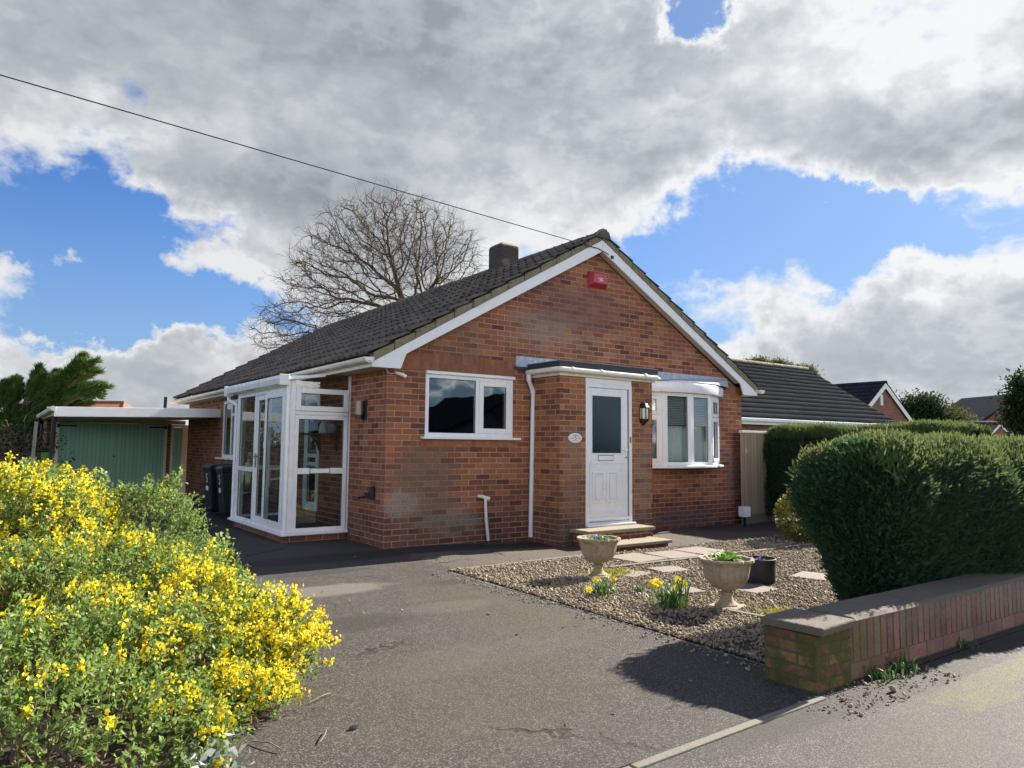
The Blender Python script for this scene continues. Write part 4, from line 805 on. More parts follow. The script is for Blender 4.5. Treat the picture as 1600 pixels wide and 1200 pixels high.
# long face towards the driveway
mb = MB(); frame(mb, GS, gy0+0.051, gy1-0.071, 0.1225, 2.065, 0.05, -0.055, 0.0); mb.lbox(GS, 2.60, 2.66, 0.1725, 2.015, -0.055, 0.004); mb.lbox(GS, 2.66, gy1-0.121, 0.875, 0.945, -0.055, 0.0); ff = mb.build('side_frame', M['white'], gp, bevel=0.005)
pane(GS, 2.66, gy1-0.121, 0.1725, 0.875, -0.025, ff, 'glass_green'); pane(GS, 2.66, gy1-0.121, 0.945, 2.015, -0.025, ff, 'glass_green')
for (a, b, w) in ((2.02, 2.598, -0.052), (1.262, 2.09, -0.012)):
    mb = MB(); frame(mb, GS, a, b, 0.174, 2.013, 0.075, w, w+0.036); dsl = mb.build('sliding_door', M['white'], gp, bevel=0.006); pane(GS, a+0.075, b-0.075, 0.249, 1.938, w+0.018, dsl, 'glass_green')
    if b > 2.5:
        mb = MB(); mb.lbox(GS, b-0.05, b-0.02, 0.95, 1.15, w+0.0365, w+0.048); mb.lbox(GS, b-0.14, b-0.03, 1.10, 1.118, w+0.0485, w+0.07); mb.cyl(GS(b-0.035, 1.0, w+0.048), GS(b-0.035, 1.0, w+0.056), 0.013, 10); mb.build('handle', M['tin'], dsl)
    else:
        mb = MB(); mb.lbox(GS, b-0.05, b-0.025, 1.24, 1.33, w+0.0365, w+0.05); mb.build('handle', M['white'], dsl)
mb = MB(); mb.lbox(GS, gy0-0.002, gy1, 2.066, 2.148, -0.055, 0.012); mb.build('eaves_beam', M['cream'], gp, bevel=0.004)
mb = MB(); mb.add([(gx-0.05, gy0-0.02, 2.19), (-0.40, gy0-0.02, 2.262), (-0.40, gy1+0.03, 2.262), (gx-0.05, gy1+0.03, 2.19)], [(0, 1, 2, 3)]); mb.build('roof_sheet', M['sheet'], gp)
mb = MB(); mb.prism([(-0.10, 2.10), (-0.02, 2.085), (0.0, 2.085), (0.0, 2.215), (-0.11, 2.215), (-0.12, 2.17)], Basis((gx-0.015, 0, 0), (1, 0, 0), (0, 0, 1), (0, 1, 0)), gy0-0.03, gy1+0.26)
mb.box(gx-0.142, gx-0.010, gy0-0.055, gy0-0.031, 2.078, 2.225); mb.box(gx-0.142, gx-0.010, gy1+0.261, gy1+0.33, 2.06, 2.225); mb.build('gutter', M['white'], gp, bevel=0.006)
mb = MB(); mb.tube([(gx-0.07, gy1+0.29, 2.06), (gx-0.07, gy1+0.28, 2.0), (gx+0.0, gy1+0.06, 1.92), (gx+0.0, gy1+0.05, 1.85), (gx+0.0, gy1+0.05, 0.123)], 0.03, 8); mb.build('downpipe', M['white'], gp)
mb = MB(); frame(mb, GB, gx+0.071, -0.02, 0.1225, 2.145, 0.05, -0.05, 0.0); mb.lbox(GB, gx+0.121, -0.07, 0.875, 0.945, -0.05, 0.0); fb = mb.build('end_frame', M['white'], gp, bevel=0.004)
pane(GB, gx+0.121, -0.07, 0.1725, 0.875, -0.02, fb, 'glass_green'); pane(GB, gx+0.121, -0.07, 0.945, 2.095, -0.02, fb, 'glass_green')
# shelf and its ornaments inside the porch
sh = thing('wall_shelf', 'dark red wooden shelf on two brackets inside the glazed porch', 'shelf', (-0.1, 1.9, 1.44))
mb = MB(); mb.box(-0.20, -0.001, 1.38, 2.42, 1.435, 1.462); mb.build('board', M['shelfwood'], sh, bevel=0.003)
for y in (1.56, 2.24):
    mb = MB(); mb.prism([(0.001, 1.20), (0.03, 1.20), (0.07, 1.30), (0.17, 1.4345), (0.001, 1.4345)], Basis((0, y, 0), (-1, 0, 0), (0, 0, 1), (0, 1, 0)), -0.015, 0.015); mb.build('bracket', M['shelfwood'], sh)
bo = MB(); bo.lathe([(0.055, 0), (0.06, 0.01), (0.06, 0.15), (0.035, 0.19), (0.018, 0.21), (0.018, 0.27), (0.022, 0.275)], (-0.10, 2.22, 1.4625), 16); tag(bo.build('glass_bottle', M['bottle'], smooth=True), 'dark purple bottle standing on the porch shelf', 'bottle')
bo = MB(); bo.lathe([(0.085, 0), (0.095, 0.05), (0.07, 0.13), (0.05, 0.16), (0.055, 0.18)], (-0.11, 1.80, 1.4625), 18); vs1 = bo.build('white_vase', M['vase_white'], smooth=True); tag(vs1, 'squat white vase holding dried stems on the porch shelf', 'vase')
bo = MB(); bo.lathe([(0.06, 0), (0.09, 0.06), (0.085, 0.12), (0.04, 0.17), (0.03, 0.22), (0.04, 0.235)], (-0.11, 1.55, 1.4625), 18); tag(bo.build('blue_grey_jug', M['vase_blue'], smooth=True), 'blue grey rounded jug on the porch shelf', 'jug')
k = 60; C = np.array([-0.11, 1.80, 1.63])+RNG.normal(size=(k, 3))*[0.04, 0.05, 0.03]; leaves('dried_stems', C, RNG.normal(size=(k, 3))+[0, 0, 1.4], 0.12, 0.012, M['petal_pale'], vs1)
# ------------------------------------------------------------------ ground sheets
def sheet(name, poly, z, m, kind='structure', label=None, cat=None):
    mb = MB(); mb.add([(x, y, z) for x, y in poly], [tuple(range(len(poly)))]); return tag(mb.build(name, m), label, cat, None, kind)
sheet('ground', [(-900, -900), (900, -900), (900, 900), (-900, 900)], -0.09, M['grass'])
sheet('road', [(-30, -40), (40, -40), (40, -6.235), (-30, -6.235)], -0.004, M['road'])
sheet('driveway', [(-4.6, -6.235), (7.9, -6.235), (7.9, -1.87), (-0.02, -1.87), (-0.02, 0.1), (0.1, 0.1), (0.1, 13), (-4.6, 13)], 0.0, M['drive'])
# the path in front of the house dips a few centimetres towards the steps
px_, py_ = np.meshgrid(np.linspace(-0.02, 8.6, 40), np.linspace(-1.87, 0.6, 12)); dip = np.clip((px_-0.4)/2.0, 0, 1); dip = dip*dip*(3-2*dip)
pz_ = -0.07*dip*np.clip((py_+1.87)/0.25, 0.25, 1); i_ = np.arange(39); Fp = np.concatenate([np.stack([r*40+i_, r*40+i_+1, (r+1)*40+i_+1, (r+1)*40+i_], 1) for r in range(11)])
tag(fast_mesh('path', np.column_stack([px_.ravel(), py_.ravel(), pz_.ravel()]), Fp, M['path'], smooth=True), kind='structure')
sheet('soil', [(-9, -6.1), (-3.7, -6.1), (-3.35, -5.0), (-3.2, -3.0), (-3.5, -0.5), (-3.7, 7), (-9, 7)], 0.006, M['soil'])
gravel_poly = [(-0.12, -1.90), (7.4, -1.94), (7.4, -5.86), (-0.22, -5.86)]
sheet('gravel_bed', gravel_poly, 0.008, M['soil'])
# the stones themselves
ico = bmesh.new(); bmesh.ops.create_icosphere(ico, subdivisions=1, radius=1.0); iv = np.array([v.co for v in ico.verts]); iff = np.array([[v.index for v in f.verts] for f in ico.faces]); ico.free()
def stones(name, n, xs, ys, size, z=0.012, reject=()):
    xy = np.column_stack([RNG.uniform(*xs, n), RNG.uniform(*ys, n)])
    keep = np.ones(n, bool)
    if n > 5000: keep &= xy[:, 0] > -0.13-0.028*(-1.9-xy[:, 1])+RNG.normal(0, 0.012, n)
    for (a, b, c, d) in reject: keep &= ~((xy[:, 0] > a) & (xy[:, 0] < b) & (xy[:, 1] > c) & (xy[:, 1] < d))
    if n > 5000:                                                      # thin scuffed patches where the soil shows
        for q in range(26):
            c = np.array([RNG.uniform(*xs), RNG.uniform(*ys)]); keep &= ~((np.linalg.norm((xy-c)*[1, 1.3], axis=1) < RNG.uniform(0.06, 0.22)) & (RNG.random(n) < 0.62))
    xy = xy[keep]; n = len(xy)
    sc = size*np.exp(RNG.normal(0, 0.3, n))[:, None]*np.column_stack([RNG.uniform(0.8, 1.4, n), RNG.uniform(0.7, 1.1, n), RNG.uniform(0.5, 0.8, n)])
    V = iv[None]*sc[:, None]*(1+RNG.normal(0, 0.14, (n, len(iv), 1)))
    q = unit(RNG.normal(size=(n, 4))); w, x, y, zz = q.T
    Rm = np.stack([1-2*(y*y+zz*zz), 2*(x*y-zz*w), 2*(x*zz+y*w), 2*(x*y+zz*w), 1-2*(x*x+zz*zz), 2*(y*zz-x*w), 2*(x*zz-y*w), 2*(y*zz+x*w), 1-2*(x*x+y*y)], 1).reshape(n, 3, 3)
    V = np.einsum('nij,nkj->nki', Rm, V)+np.column_stack([xy, RNG.uniform(z-0.006, z+0.010, n)])[:, None]
    F = iff[None]+(np.arange(n)*len(iv))[:, None, None]
    return fast_mesh(name, V.reshape(-1, 3), F.reshape(-1, 3), M['stones'], None, np.repeat(RNG.random(n), len(iff)))
slab_spots = [(2.05, -2.38, 0.52, 0.52, 3), (2.60, -2.44, 0.50, 0.50, -4), (3.15, -2.40, 0.50, 0.50, 2), (1.27, -3.06, 0.36, 0.30, 12), (1.80, -3.10, 0.36, 0.30, -8), (1.65, -4.25, 0.36, 0.32, 5), (2.75, -4.2, 0.4, 0.4, 15), (1.05, -3.95, 0.32, 0.26, -14)]
rej = [(a-c*0.5, a+c*0.5, b-d*0.5, b+d*0.5) for a, b, c, d, r in slab_spots]
tag(stones('gravel', 52000, (-0.20, 4.6), (-5.86, -1.91), 0.0098, reject=rej), kind='stuff')
tag(stones('far_gravel', 7000, (4.6, 7.4), (-5.86, -1.91), 0.0115), kind='stuff')
sg_ = stones('stray_gravel', 420, (-0.42, -0.10), (-5.85, -1.95), 0.008, z=0.0); tag(sg_, kind='stuff')
tag(stones('loose_chippings', 230, (-0.7, 0.55), (-6.50, -6.20), 0.0065, z=0.0), kind='stuff')
k = 90; C = np.column_stack([RNG.uniform(-2.4, 4.4, k), RNG.uniform(-5.8, -0.2, k), np.full(k, 0.03)]); C[:, 2] = np.where(C[:, 0] > -0.1, 0.03, 0.006); D_ = RNG.normal(size=(k, 3)); D_[:, 2] *= 0.15
tag(leaves('leaf_litter', C, D_, RNG.uniform(0.015, 0.035, k), RNG.uniform(0.005, 0.010, k), M['twig']), kind='stuff')
slab_lab = ['pale paving slab beside the urn in the row below the steps', 'pale paving slab in the middle of the row below the steps', 'pale paving slab at the hedge end of the row below the steps',
            'small stepping stone beside the mossy tuft in the gravel', 'small stepping stone just below the paving slab row', 'small stepping stone in the gravel between the daffodils and the square-based urn',
            'paving slab beside the dark plant pot', 'small tilted stepping stone behind the smallest green tuft']
for (x, y, w, d, r), lab in zip(slab_spots, slab_lab):
    Bs = Basis((x, y, 0), (math.cos(R(r)), math.sin(R(r)), 0), (-math.sin(R(r)), math.cos(R(r)), 0), (0, 0, 1))
    mb = MB(); mb.lbox(Bs, -w/2, w/2, -d/2, d/2, 0.0, 0.032 if w > 0.45 else 0.024); tag(mb.build('paving_slab', M['slab'], bevel=0.006), lab, 'paving slab', 'paving slabs in the gravel')
def edging(pts, lab, w=0.05, h=0.02, z=0.0):
    mb = MB()
    for a, b in zip(pts[:-1], pts[1:]):
        a, b = Vector((*a, 0)), Vector((*b, 0)); L = (b-a).length; d = (b-a)/L; Bs = Basis(a, d, (-d.y, d.x, 0), (0, 0, 1)); k = max(1, int(L/0.9))
        for i in range(k): mb.lbox(Bs, i*L/k+0.003, (i+1)*L/k-0.003, -w/2+random.uniform(-0.004, 0.004), w/2, z-0.04, z+h+random.uniform(-0.003, 0.003))
    return tag(mb.build('edging_kerb', M['kerb'], bevel=0.005), lab, 'kerb', 'concrete edging strips')
edging([(-0.16, -1.88), (1.75, -1.86)], 'concrete edging between the gravel and the strip of path by the porch')
edging([(-0.17, -1.93), (-0.24, -5.85)], 'low edging along the gravel where it meets the driveway', 0.02, 0.001)
edging([(1.30, -2.72), (4.9, -2.80), (7.3, -2.85)], 'concrete edging running beyond the paving slabs to the hedge', 0.06, 0.035)
edging([(0.70, -4.62), (0.80, -5.30), (1.5, -5.5)], 'short concrete edging beside the foot of the square-based urn', 0.05, 0.03)
edging([(-4.4, -6.27), (-1.9, -6.27), (-0.47, -6.235)], 'flush concrete strip between the driveway and the road', 0.05, 0.004)
# ------------------------------------------------------------------ garden wall with its end pillar
gw = thing('garden_wall', 'low brick garden wall of upright bricks ending in a mossy capped pillar', 'wall', (3, -6.05, 0))
mb = MB(); mb.box(-0.112, 9.5, -6.175, -5.90, -0.05, 0.100); mb.build('footing_course', M['brick_wall'], gw, uv='box')
mb = MB(); mb.box(-0.112, 9.5, -6.180, -5.895, 0.1005, 0.325); mb.build('upright_course', M['brick_sold_wall'], gw, uv='soldier')
mb = MB()
x = -0.06; rg = random.Random(5)
while x < 9.4:
    L = rg.uniform(0.55, 0.95); a = rg.uniform(-0.012, 0.012)
    mb.add([(x+0.004, -6.195+a, 0.3255), (x+L, -6.195-a, 0.3255), (x+L, -5.87, 0.3255), (x+0.004, -5.87, 0.3255), (x+0.02, -6.165+a, 0.343), (x+L-0.015, -6.165-a, 0.343+a*0.5), (x+L-0.015, -5.89, 0.350), (x+0.02, -5.89, 0.348)],
        [(0, 3, 2, 1), (4, 5, 6, 7), (0, 1, 5, 4), (1, 2, 6, 5), (2, 3, 7, 6), (3, 0, 4, 7)]); x += L
mb.build('coping', M['cap'], gw, bevel=0.008)
mb = MB(); mb.box(-0.455, -0.113, -6.19, -5.865, -0.05, 0.297); pil = mb.build('pillar', M['brick_pillar'], gw, uv='box', bevel=0.006)
mb = MB(); Bs = Basis((-0.285, -6.03, 0), (math.cos(R(4)), math.sin(R(4)), 0), (-math.sin(R(4)), math.cos(R(4)), 0), (0, 0, 1)); mb.lbox(Bs, -0.185, 0.180, -0.19, 0.180, 0.302, 0.348); mb.build('pillar_cap', M['cap'], pil, bevel=0.01)
# ------------------------------------------------------------------ side gate / fence panel
fp = thing('fence_panel', 'tall weathered boarded fence panel with a pale top rail beside the house', 'fence', (7.55, -0.05, 0))
FB = Basis((6.93, -0.186, 0), (math.cos(R(7)), math.sin(R(7)), 0), (0, 0, 1), (math.sin(R(7)), -math.cos(R(7)), 0))
mb = MB()
for i in range(9): mb.lbox(FB, i*0.117, i*0.117+0.113, 0.10, 1.573, -0.02, 0.006*(i % 2))
mb.build('boards', M['fence'], fp, bevel=0.003)
mb = MB(); mb.lbox(FB, -0.01, 1.10, 1.574, 1.618, -0.04, 0.03); mb.build('top_rail', M['cream'], fp, bevel=0.004)
mb = MB(); mb.lbox(FB, 0.0, 1.05, -0.09, 0.098, -0.02, 0.004); mb.build('gravel_board', M['kerb'], fp)
mb = MB(); mb.lbox(FB, 1.055, 1.14, -0.09, 1.573, -0.06, 0.02); mb.build('post', M['fence'], fp)
# ------------------------------------------------------------------ garage with its carport canopy
ga = thing('garage', 'flat-roofed brick garage with green double doors under a white-fronted canopy', 'garage', (-1.6, 11.9, 0))
GY = 11.75
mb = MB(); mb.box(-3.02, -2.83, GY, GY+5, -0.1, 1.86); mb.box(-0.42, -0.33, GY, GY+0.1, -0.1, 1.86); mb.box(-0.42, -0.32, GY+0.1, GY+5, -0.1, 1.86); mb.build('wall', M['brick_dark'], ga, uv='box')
GB_ = Basis((0, GY, 0))
mb = MB(); mb.lbox(GB_, -2.83, -2.77, 0, 1.76, -0.08, 0.012); mb.build('door_jamb', M['cream'], ga)
mb = MB(); mb.lbox(GB_, -0.48, -0.42, 0, 1.76, -0.08, 0.012); mb.build('door_jamb', M['cream'], ga)
mb = MB(); mb.lbox(GB_, -2.83, -0.0, 1.765, 1.86, -0.08, 0.03); mb.build('lintel_board', M['soffit'], ga)
for a, b in ((-2.768, -1.628), (-1.622, -0.482)):
    mb = MB(); mb.lbox(GB_, a, b, 0.03, 1.755, -0.05, -0.012); dr = mb.build('garage_door', M['greendoor'], ga, bevel=0.003)
    hx = (a-0.02, a+0.36) if a < -2 else (b-0.36, b+0.02)
    mb = MB(); mb.lbox(GB_, hx[0], hx[1], 1.665, 1.70, -0.0115, 0.0); e = hx[0] if a < -2 else hx[1]; mb.lbox(GB_, e-0.03, e+0.03, 1.64, 1.725, 0.0125, 0.03); mb.build('strap_hinge', M['black'], dr)
mb = MB(); mb.cyl((-1.60, GY+0.012, 0.955), (-1.60, GY-0.03, 0.955), 0.022, 10); mb.build('knob', M['black'], ga, smooth=True)
sg = MB(); sg.lbox(GB_, -0.328, -0.27, 0, 1.76, -0.05, 0.02); sg.lbox(GB_, -0.06, 0.12, 0, 1.76, -0.05, 0.02); sg.lbox(GB_, -0.27, -0.06, 1.70, 1.76, -0.05, 0.02); sf = sg.build('side_door', M['cream'], ga, bevel=0.004)
mb = MB(); mb.lbox(GB_, -0.268, -0.062, 0.02, 1.695, -0.04, -0.015); dl = mb.build('door_leaf', M['greendoor'], sf)
mb = MB(); mb.prism([(-0.25, 0.9), (-0.235, 0.9), (-0.10, 1.66), (-0.115, 1.66)], GB_, -0.0145, 0.0); mb.prism([(-0.10, 0.9), (-0.085, 0.9), (-0.22, 1.66), (-0.235, 1.66)], GB_, 0.0005, 0.012); mb.lbox(GB_, -0.20, -0.14, 0.80, 0.93, -0.0145, 0.0); mb.build('brace', M['greendoor'], dl)
# canopy: boarded soffit, white fascia, felt roof; its front runs slightly askew
A0, A1 = Vector((-3.13, 7.80, 0)), Vector((-0.003, 8.20, 0)); d = (A1-A0).normalized(); CB = Basis((A0.x, A0.y, 0), d, (0, 0, 1), (d.y, -d.x, 0)); L = (A1-A0).length
cn = MB(); cn.lbox(CB, 0, L, 1.775, 1.965, -0.02, 0.0)
o_ = cn.build('canopy_fascia', M['white'], ga, bevel=0.004)
for v in o_.data.vertices: v.co.z += (v.co.x+3.13)/3.13*0.085
mb = MB(); mb.add([(A0.x, A0.y+0.03, 1.80), (A1.x, A1.y+0.03, 1.885), (-0.003, 17, 1.89), (-3.13, 17, 1.83), (A0.x, A0.y+0.03, 1.955), (A1.x, A1.y+0.03, 2.04), (-0.003, 17, 2.04), (-3.13, 17, 1.96)],
    [(0, 3, 2, 1), (4, 5, 6, 7), (0, 1, 5, 4), (1, 2, 6, 5), (2, 3, 7, 6), (3, 0, 4, 7)]); mb.build('flat_roof', M['soffit'], ga)
mb = MB(); mb.tube([(A0.x-0.02, A0.y-0.02, 1.93), (-3.19, 8.6, 1.90), (-3.2, 11.7, 1.88)], 0.05, 8); mb.tube([(A0.x-0.05, A0.y+0.05, 1.93), (A0.x-0.05, A0.y+0.05, 1.96)], 0.07, 8); mb.build('canopy_gutter', M['gutter'], ga, smooth=True)
mb = MB(); mb.tube([(-3.10, 7.86, 1.86), (-3.12, 7.9, 1.6), (-3.12, 7.9, 0)], 0.038, 10); mb.build('canopy_post', M['black'], ga, smooth=True)
mb = MB(); mb.tube([(-3.19, 11.5, 1.86), (-3.13, 11.6, 1.7), (-3.13, 11.6, 0)], 0.035, 8); mb.build('downpipe', M['black'], ga, smooth=True)
# ------------------------------------------------------------------ bins
def wheelie(y, x, label, sticker, rz):
    r = thing('wheelie_bin', label, 'wheelie bin', (x, y, 0), 'black wheelie bins by the side wall')
    c, s = math.cos(rz), math.sin(rz); Bn = Basis((x, y, 0), (-s, c, 0), (0, 0, 1), (-c, -s, 0))    # w points to the driveway
    w = 0.24
    mb = MB(); lv = [(0.17, 0.16, 0.06), (0.19, 0.19, 0.12), (0.235, 0.245, 0.80), (0.25, 0.26, 0.82), (0.25, 0.26, 0.855)]
    vs = []
    for a, b, z in lv: vs += [Bn(-a, z, -b), Bn(a, z, -b), Bn(a, z, b), Bn(-a, z, b)]
    mb.add(vs, [(3, 2, 1, 0), (16, 17, 18, 19)]+[(4*i+j, 4*i+(j+1) % 4, 4*i+4+(j+1) % 4, 4*i+4+j) for i in range(4) for j in range(4)]); mb.build('body', M['bin'], r, bevel=0.015)
    mb = MB(); vs = [Bn(u, z, q) for (u, q, z) in ((-0.262, -0.27, 0.858), (0.262, -0.27, 0.858), (0.262, 0.285, 0.858), (-0.262, 0.285, 0.858), (-0.24, -0.24, 0.925), (0.24, -0.24, 0.925), (0.22, 0.22, 0.905), (-0.22, 0.22, 0.905))]
    mb.add(vs, [(3, 2, 1, 0), (4, 5, 6, 7), (0, 1, 5, 4), (1, 2, 6, 5), (2, 3, 7, 6), (3, 0, 4, 7)]); mb.cyl(Bn(-0.22, 0.91, -0.29), Bn(0.22, 0.91, -0.29), 0.018, 8); mb.build('lid', M['bin'], r, bevel=0.02)
    for u in (-0.2, 0.2):
        mb = MB(); mb.cyl(Bn(u-0.025, 0.085, -0.17), Bn(u+0.025, 0.085, -0.17), 0.085, 14); mb.build('wheel', M['black'], r, smooth=True)
    NB = Basis(Bn(0, 0.66, 0.232), -Bn.a, (Bn.b+Bn.n*0.08).normalized(), Bn.n)
    text_mesh('5', 0.24, NB, 'number', M['binwhite'], r, 0.003)
    mb = MB(); NB = Basis(Bn(0, 0.50, 0.221), Bn.a, (Bn.b+Bn.n*0.08).normalized(), Bn.n); mb.lbox(NB, -0.075, 0.075, -0.05, 0.03, 0.001, 0.004); mb.build('address_sticker', M['binwhite'], r)
wheelie(5.55, -0.62, 'black wheelie bin standing further from the glazed porch', 1, R(2)); wheelie(4.72, -0.60, 'black wheelie bin pushed up beside the glazed porch', 1, R(-3))
# ------------------------------------------------------------------ urns, pot and their plants
def rosette(name, c, n, Lr, wr, m, parent=None, up=0.5, spread=0.05, label=None, cat='plant', group=None, kind=None):
    "broad leaves: each a 2x3 curved strip"
    V = []; F = []; k = 0; rn = []
    for i in range(n):
        a = random.uniform(0, 6.283); L = random.uniform(*Lr); wd = random.uniform(*wr); u0 = random.uniform(up*0.4, up*1.4); base = Vector(c)+Vector((math.cos(a)*random.uniform(0, spread), math.sin(a)*random.uniform(0, spread), random.uniform(-0.01, 0.02)))
        d = Vector((math.cos(a), math.sin(a), 0)); sd = Vector((-d.y, d.x, 0)); p = base.copy(); pitch = u0*1.3
        for j, wj in enumerate((0.35, 0.9, 1.0, 0.7, 0.05)):
            V += [tuple(p-sd*wd*wj+Vector((0, 0, 0.15*wd))), tuple(p), tuple(p+sd*wd*wj+Vector((0, 0, 0.15*wd)))]
            if j < 4: F += [(k+3*j, k+3*j+1, k+3*j+4, k+3*j+3), (k+3*j+1, k+3*j+2, k+3*j+5, k+3*j+4)]; rn += [random.random()*0.0+0.0]*2
            p += (d*math.cos(pitch)+Vector((0, 0, 1))*math.sin(pitch))*L/4; pitch -= 0.45
        q = random.random(); rn[-8:] = [q]*8; k += 15
    o = fast_mesh(name, V, F, m, parent, rn, smooth=True)
    return tag(o, label, cat, group, kind) if label else o
def urn(cx, cy, s, label, square, rz=0.3):
    r = thing('stone_urn', label, 'urn', (cx, cy, 0), 'cast stone garden urns')
    fl = lambda a, z: 1+0.055*abs(math.sin(a*9))**0.8*(1 if 0.16 < z < 0.44 else 0)+(0.03*math.sin(a*9+1.2) if z >= 0.40 else 0)
    mb = MB(); q = lambda lst: [(a*s*0.70, b*s*0.94) for a, b in lst]
    prof = q([(0.055, 0.165), (0.10, 0.17), (0.15, 0.185), (0.20, 0.22), (0.235, 0.27), (0.25, 0.33), (0.258, 0.375), (0.285, 0.40), (0.305, 0.415), (0.30, 0.432), (0.27, 0.43), (0.25, 0.41), (0.2, 0.40)])
    mb.lathe(prof, (cx, cy, 0), 108, lambda a, z: fl(a, z/s/0.94)); mb.build('bowl', M['stonecast'], r, smooth=True)
    mb = MB(); mb.lathe(q([(0.13, 0.03), (0.125, 0.045), (0.10, 0.055), (0.075, 0.075), (0.062, 0.10), (0.06, 0.12), (0.078, 0.128), (0.078, 0.142), (0.055, 0.15), (0.06, 0.17)]), (cx, cy, 0), 48, lambda a, z: 1+0.05*abs(math.sin(a*8))*(1 if z < 0.11*s else 0)); mb.build('pedestal', M['stonecast'], r, smooth=True)
    h = 0.118*s; Bs = Basis((cx, cy, 0), (math.cos(rz), math.sin(rz), 0), (-math.sin(rz), math.cos(rz), 0), (0, 0, 1)); mb = MB(); mb.lbox(Bs, -h, h, -h, h, 0.0, 0.032*s); mb.build('base', M['stonecast'], r, bevel=0.01)
    mb = MB(); mb.lathe([(0.172*s, 0.37*s), (0.09*s, 0.385*s), (0.01, 0.39*s)], (cx, cy, 0), 24); mb.build('soil', M['soil'], r)
urn(0.895, -3.0, 0.98, 'stone urn standing nearer the house steps', False, 0.7); urn(0.835, -4.60, 1.0, 'stone urn on a square base nearer the road', True, 0.25)
pl = rosette('primula_plant', (0.88, -3.01, 0.365), 46, (0.05, 0.11), (0.013, 0.024), M['leaf_prim'], None, 0.8, 0.10, 'green primula leaves growing in the urn nearer the house', 'plant')
C = np.array([0.86, -3.02, 0.41])+RNG.normal(size=(24, 3))*[0.05, 0.05, 0.015]; leaves('flower_heads', C, RNG.normal(size=(24, 3)), 0.022, 0.010, M['petal_violet'], pl)
rosette('primula_plant', (0.83, -4.60, 0.37), 62, (0.07, 0.13), (0.016, 0.028), M['leaf_prim'], None, 0.85, 0.10, 'lush bright green primula leaves growing in the square-based urn', 'plant')
pt = thing('plant_pot', 'dark ribbed plastic plant pot standing on the gravel', 'plant pot', (1.99, -4.1, 0))
mb = MB(); mb.lathe([(0.125, 0.0), (0.131, 0.015), (0.135, 0.19), (0.140, 0.195), (0.142, 0.235), (0.134, 0.238), (0.13, 0.20), (0.01, 0.195)], (1.99, -4.1, 0.01), 40); mb.build('pot', M['pot'], pt, smooth=True)
pn = rosette('pansy_plant', (1.98, -4.11, 0.21), 20, (0.03, 0.06), (0.008, 0.014), M['leaf_blade'], None, 0.5, 0.08, 'small violet pansies growing in the dark plant pot', 'plant')
C = np.array([1.97, -4.12, 0.25])+RNG.normal(size=(10, 3))*[0.05, 0.05, 0.008]; leaves('flower_heads', C, RNG.normal(size=(10, 3))+[-.5, -.5, .5], 0.024, 0.011, M['petal_violet'], pn)
def blades(name, c, n, L, spread, m, label, group=None, lean=0.35, w=0.008):
    V = []; F = []; k = 0; rn = []
    for i in range(n):
        a = random.uniform(0, 6.283); l = L*random.uniform(0.55, 1.1); b = Vector(c)+Vector((random.gauss(0, spread), random.gauss(0, spread), 0)); d = Vector((math.cos(a), math.sin(a), 0)); sd = Vector((-d.y, d.x, 0)); ln = random.uniform(0.05, lean); p = b; q = random.random(); ang = 1.45
        for j in range(6):
            wj = w*(1, 1, 0.95, 0.8, 0.6, 0.08)[j]; V += [tuple(p-sd*wj), tuple(p+sd*wj)]
            if j < 5: F.append((k+2*j, k+2*j+1, k+2*j+3, k+2*j+2)); rn.append(q)
            p = p+(d*math.cos(ang)+Vector((0, 0, 1))*math.sin(ang))*l/5; ang -= ln*0.9
        k += 12
    return tag(fast_mesh(name, V, F, m, None, rn, smooth=True), label, 'plant', group)
def daffodil_heads(parent, spots):
    for c in spots:
        c = Vector(c); f = Vector((random.uniform(-1, 0.2), -1, random.uniform(-0.1, 0.4))).normalized(); a1 = f.orthogonal().normalized(); a2 = f.cross(a1); V = []; F = []
        for i in range(6):
            a = i*1.0472; d = a1*math.cos(a)+a2*math.sin(a); s_ = f.cross(d); V += [tuple(c), tuple(c+d*0.018+s_*0.011), tuple(c+d*0.036-f*0.004), tuple(c+d*0.018-s_*0.011)]; F.append(tuple(range(4*i, 4*i+4)))
        fast_mesh('flower_head', V, F, M['flower'], parent, [0.8]*6)
        mb = MB(); mb.tube([c, c+f*0.012, c+f*0.028], [0.008, 0.010, 0.014], 8, False); fast = mb.build('trumpet', M['flower'], parent)
        mb = MB(); mb.tube([(c.x*0.6+parent_c[0]*0.4, c.y*0.6+parent_c[1]*0.4, 0.01), c-f*0.01-Vector((0, 0, 0.05)), c-f*0.004], 0.003, 5); mb.build('flower_stem', M['leaf_blade'], parent)
parent_c = (0.47, -4.35)
df = blades('daffodil_clump', (0.47, -4.35, 0.0), 75, 0.27, 0.055, M['leaf_blade'], 'tall clump of yellow daffodils with dark green blades beside the square-based urn', 'daffodil clumps in the gravel')
daffodil_heads(df, [at(1030, 912, 5.95), at(1059, 905, 6.1), at(1025, 908, 6.0), at(1058, 918, 6.0), at(1069, 912, 6.05), at(1016, 911, 6.1), at(1024, 916, 5.9)])
parent_c = (0.36, -3.66)
df = blades('daffodil_clump', (0.36, -3.66, 0.0), 46, 0.19, 0.06, M['leaf_blade'], 'short sprawling daffodil clump with few flowers in front of the house-side urn', 'daffodil clumps in the gravel', 0.5)
daffodil_heads(df, [at(921, 921, 6.05), at(958, 905, 6.2), at(931, 906, 6.3)])
blades('green_tuft', (0.66, -3.80, 0.0), 26, 0.10, 0.035, M['leaf_blade'], 'small bright green tuft between the two daffodil clumps', None, 0.45, 0.006)
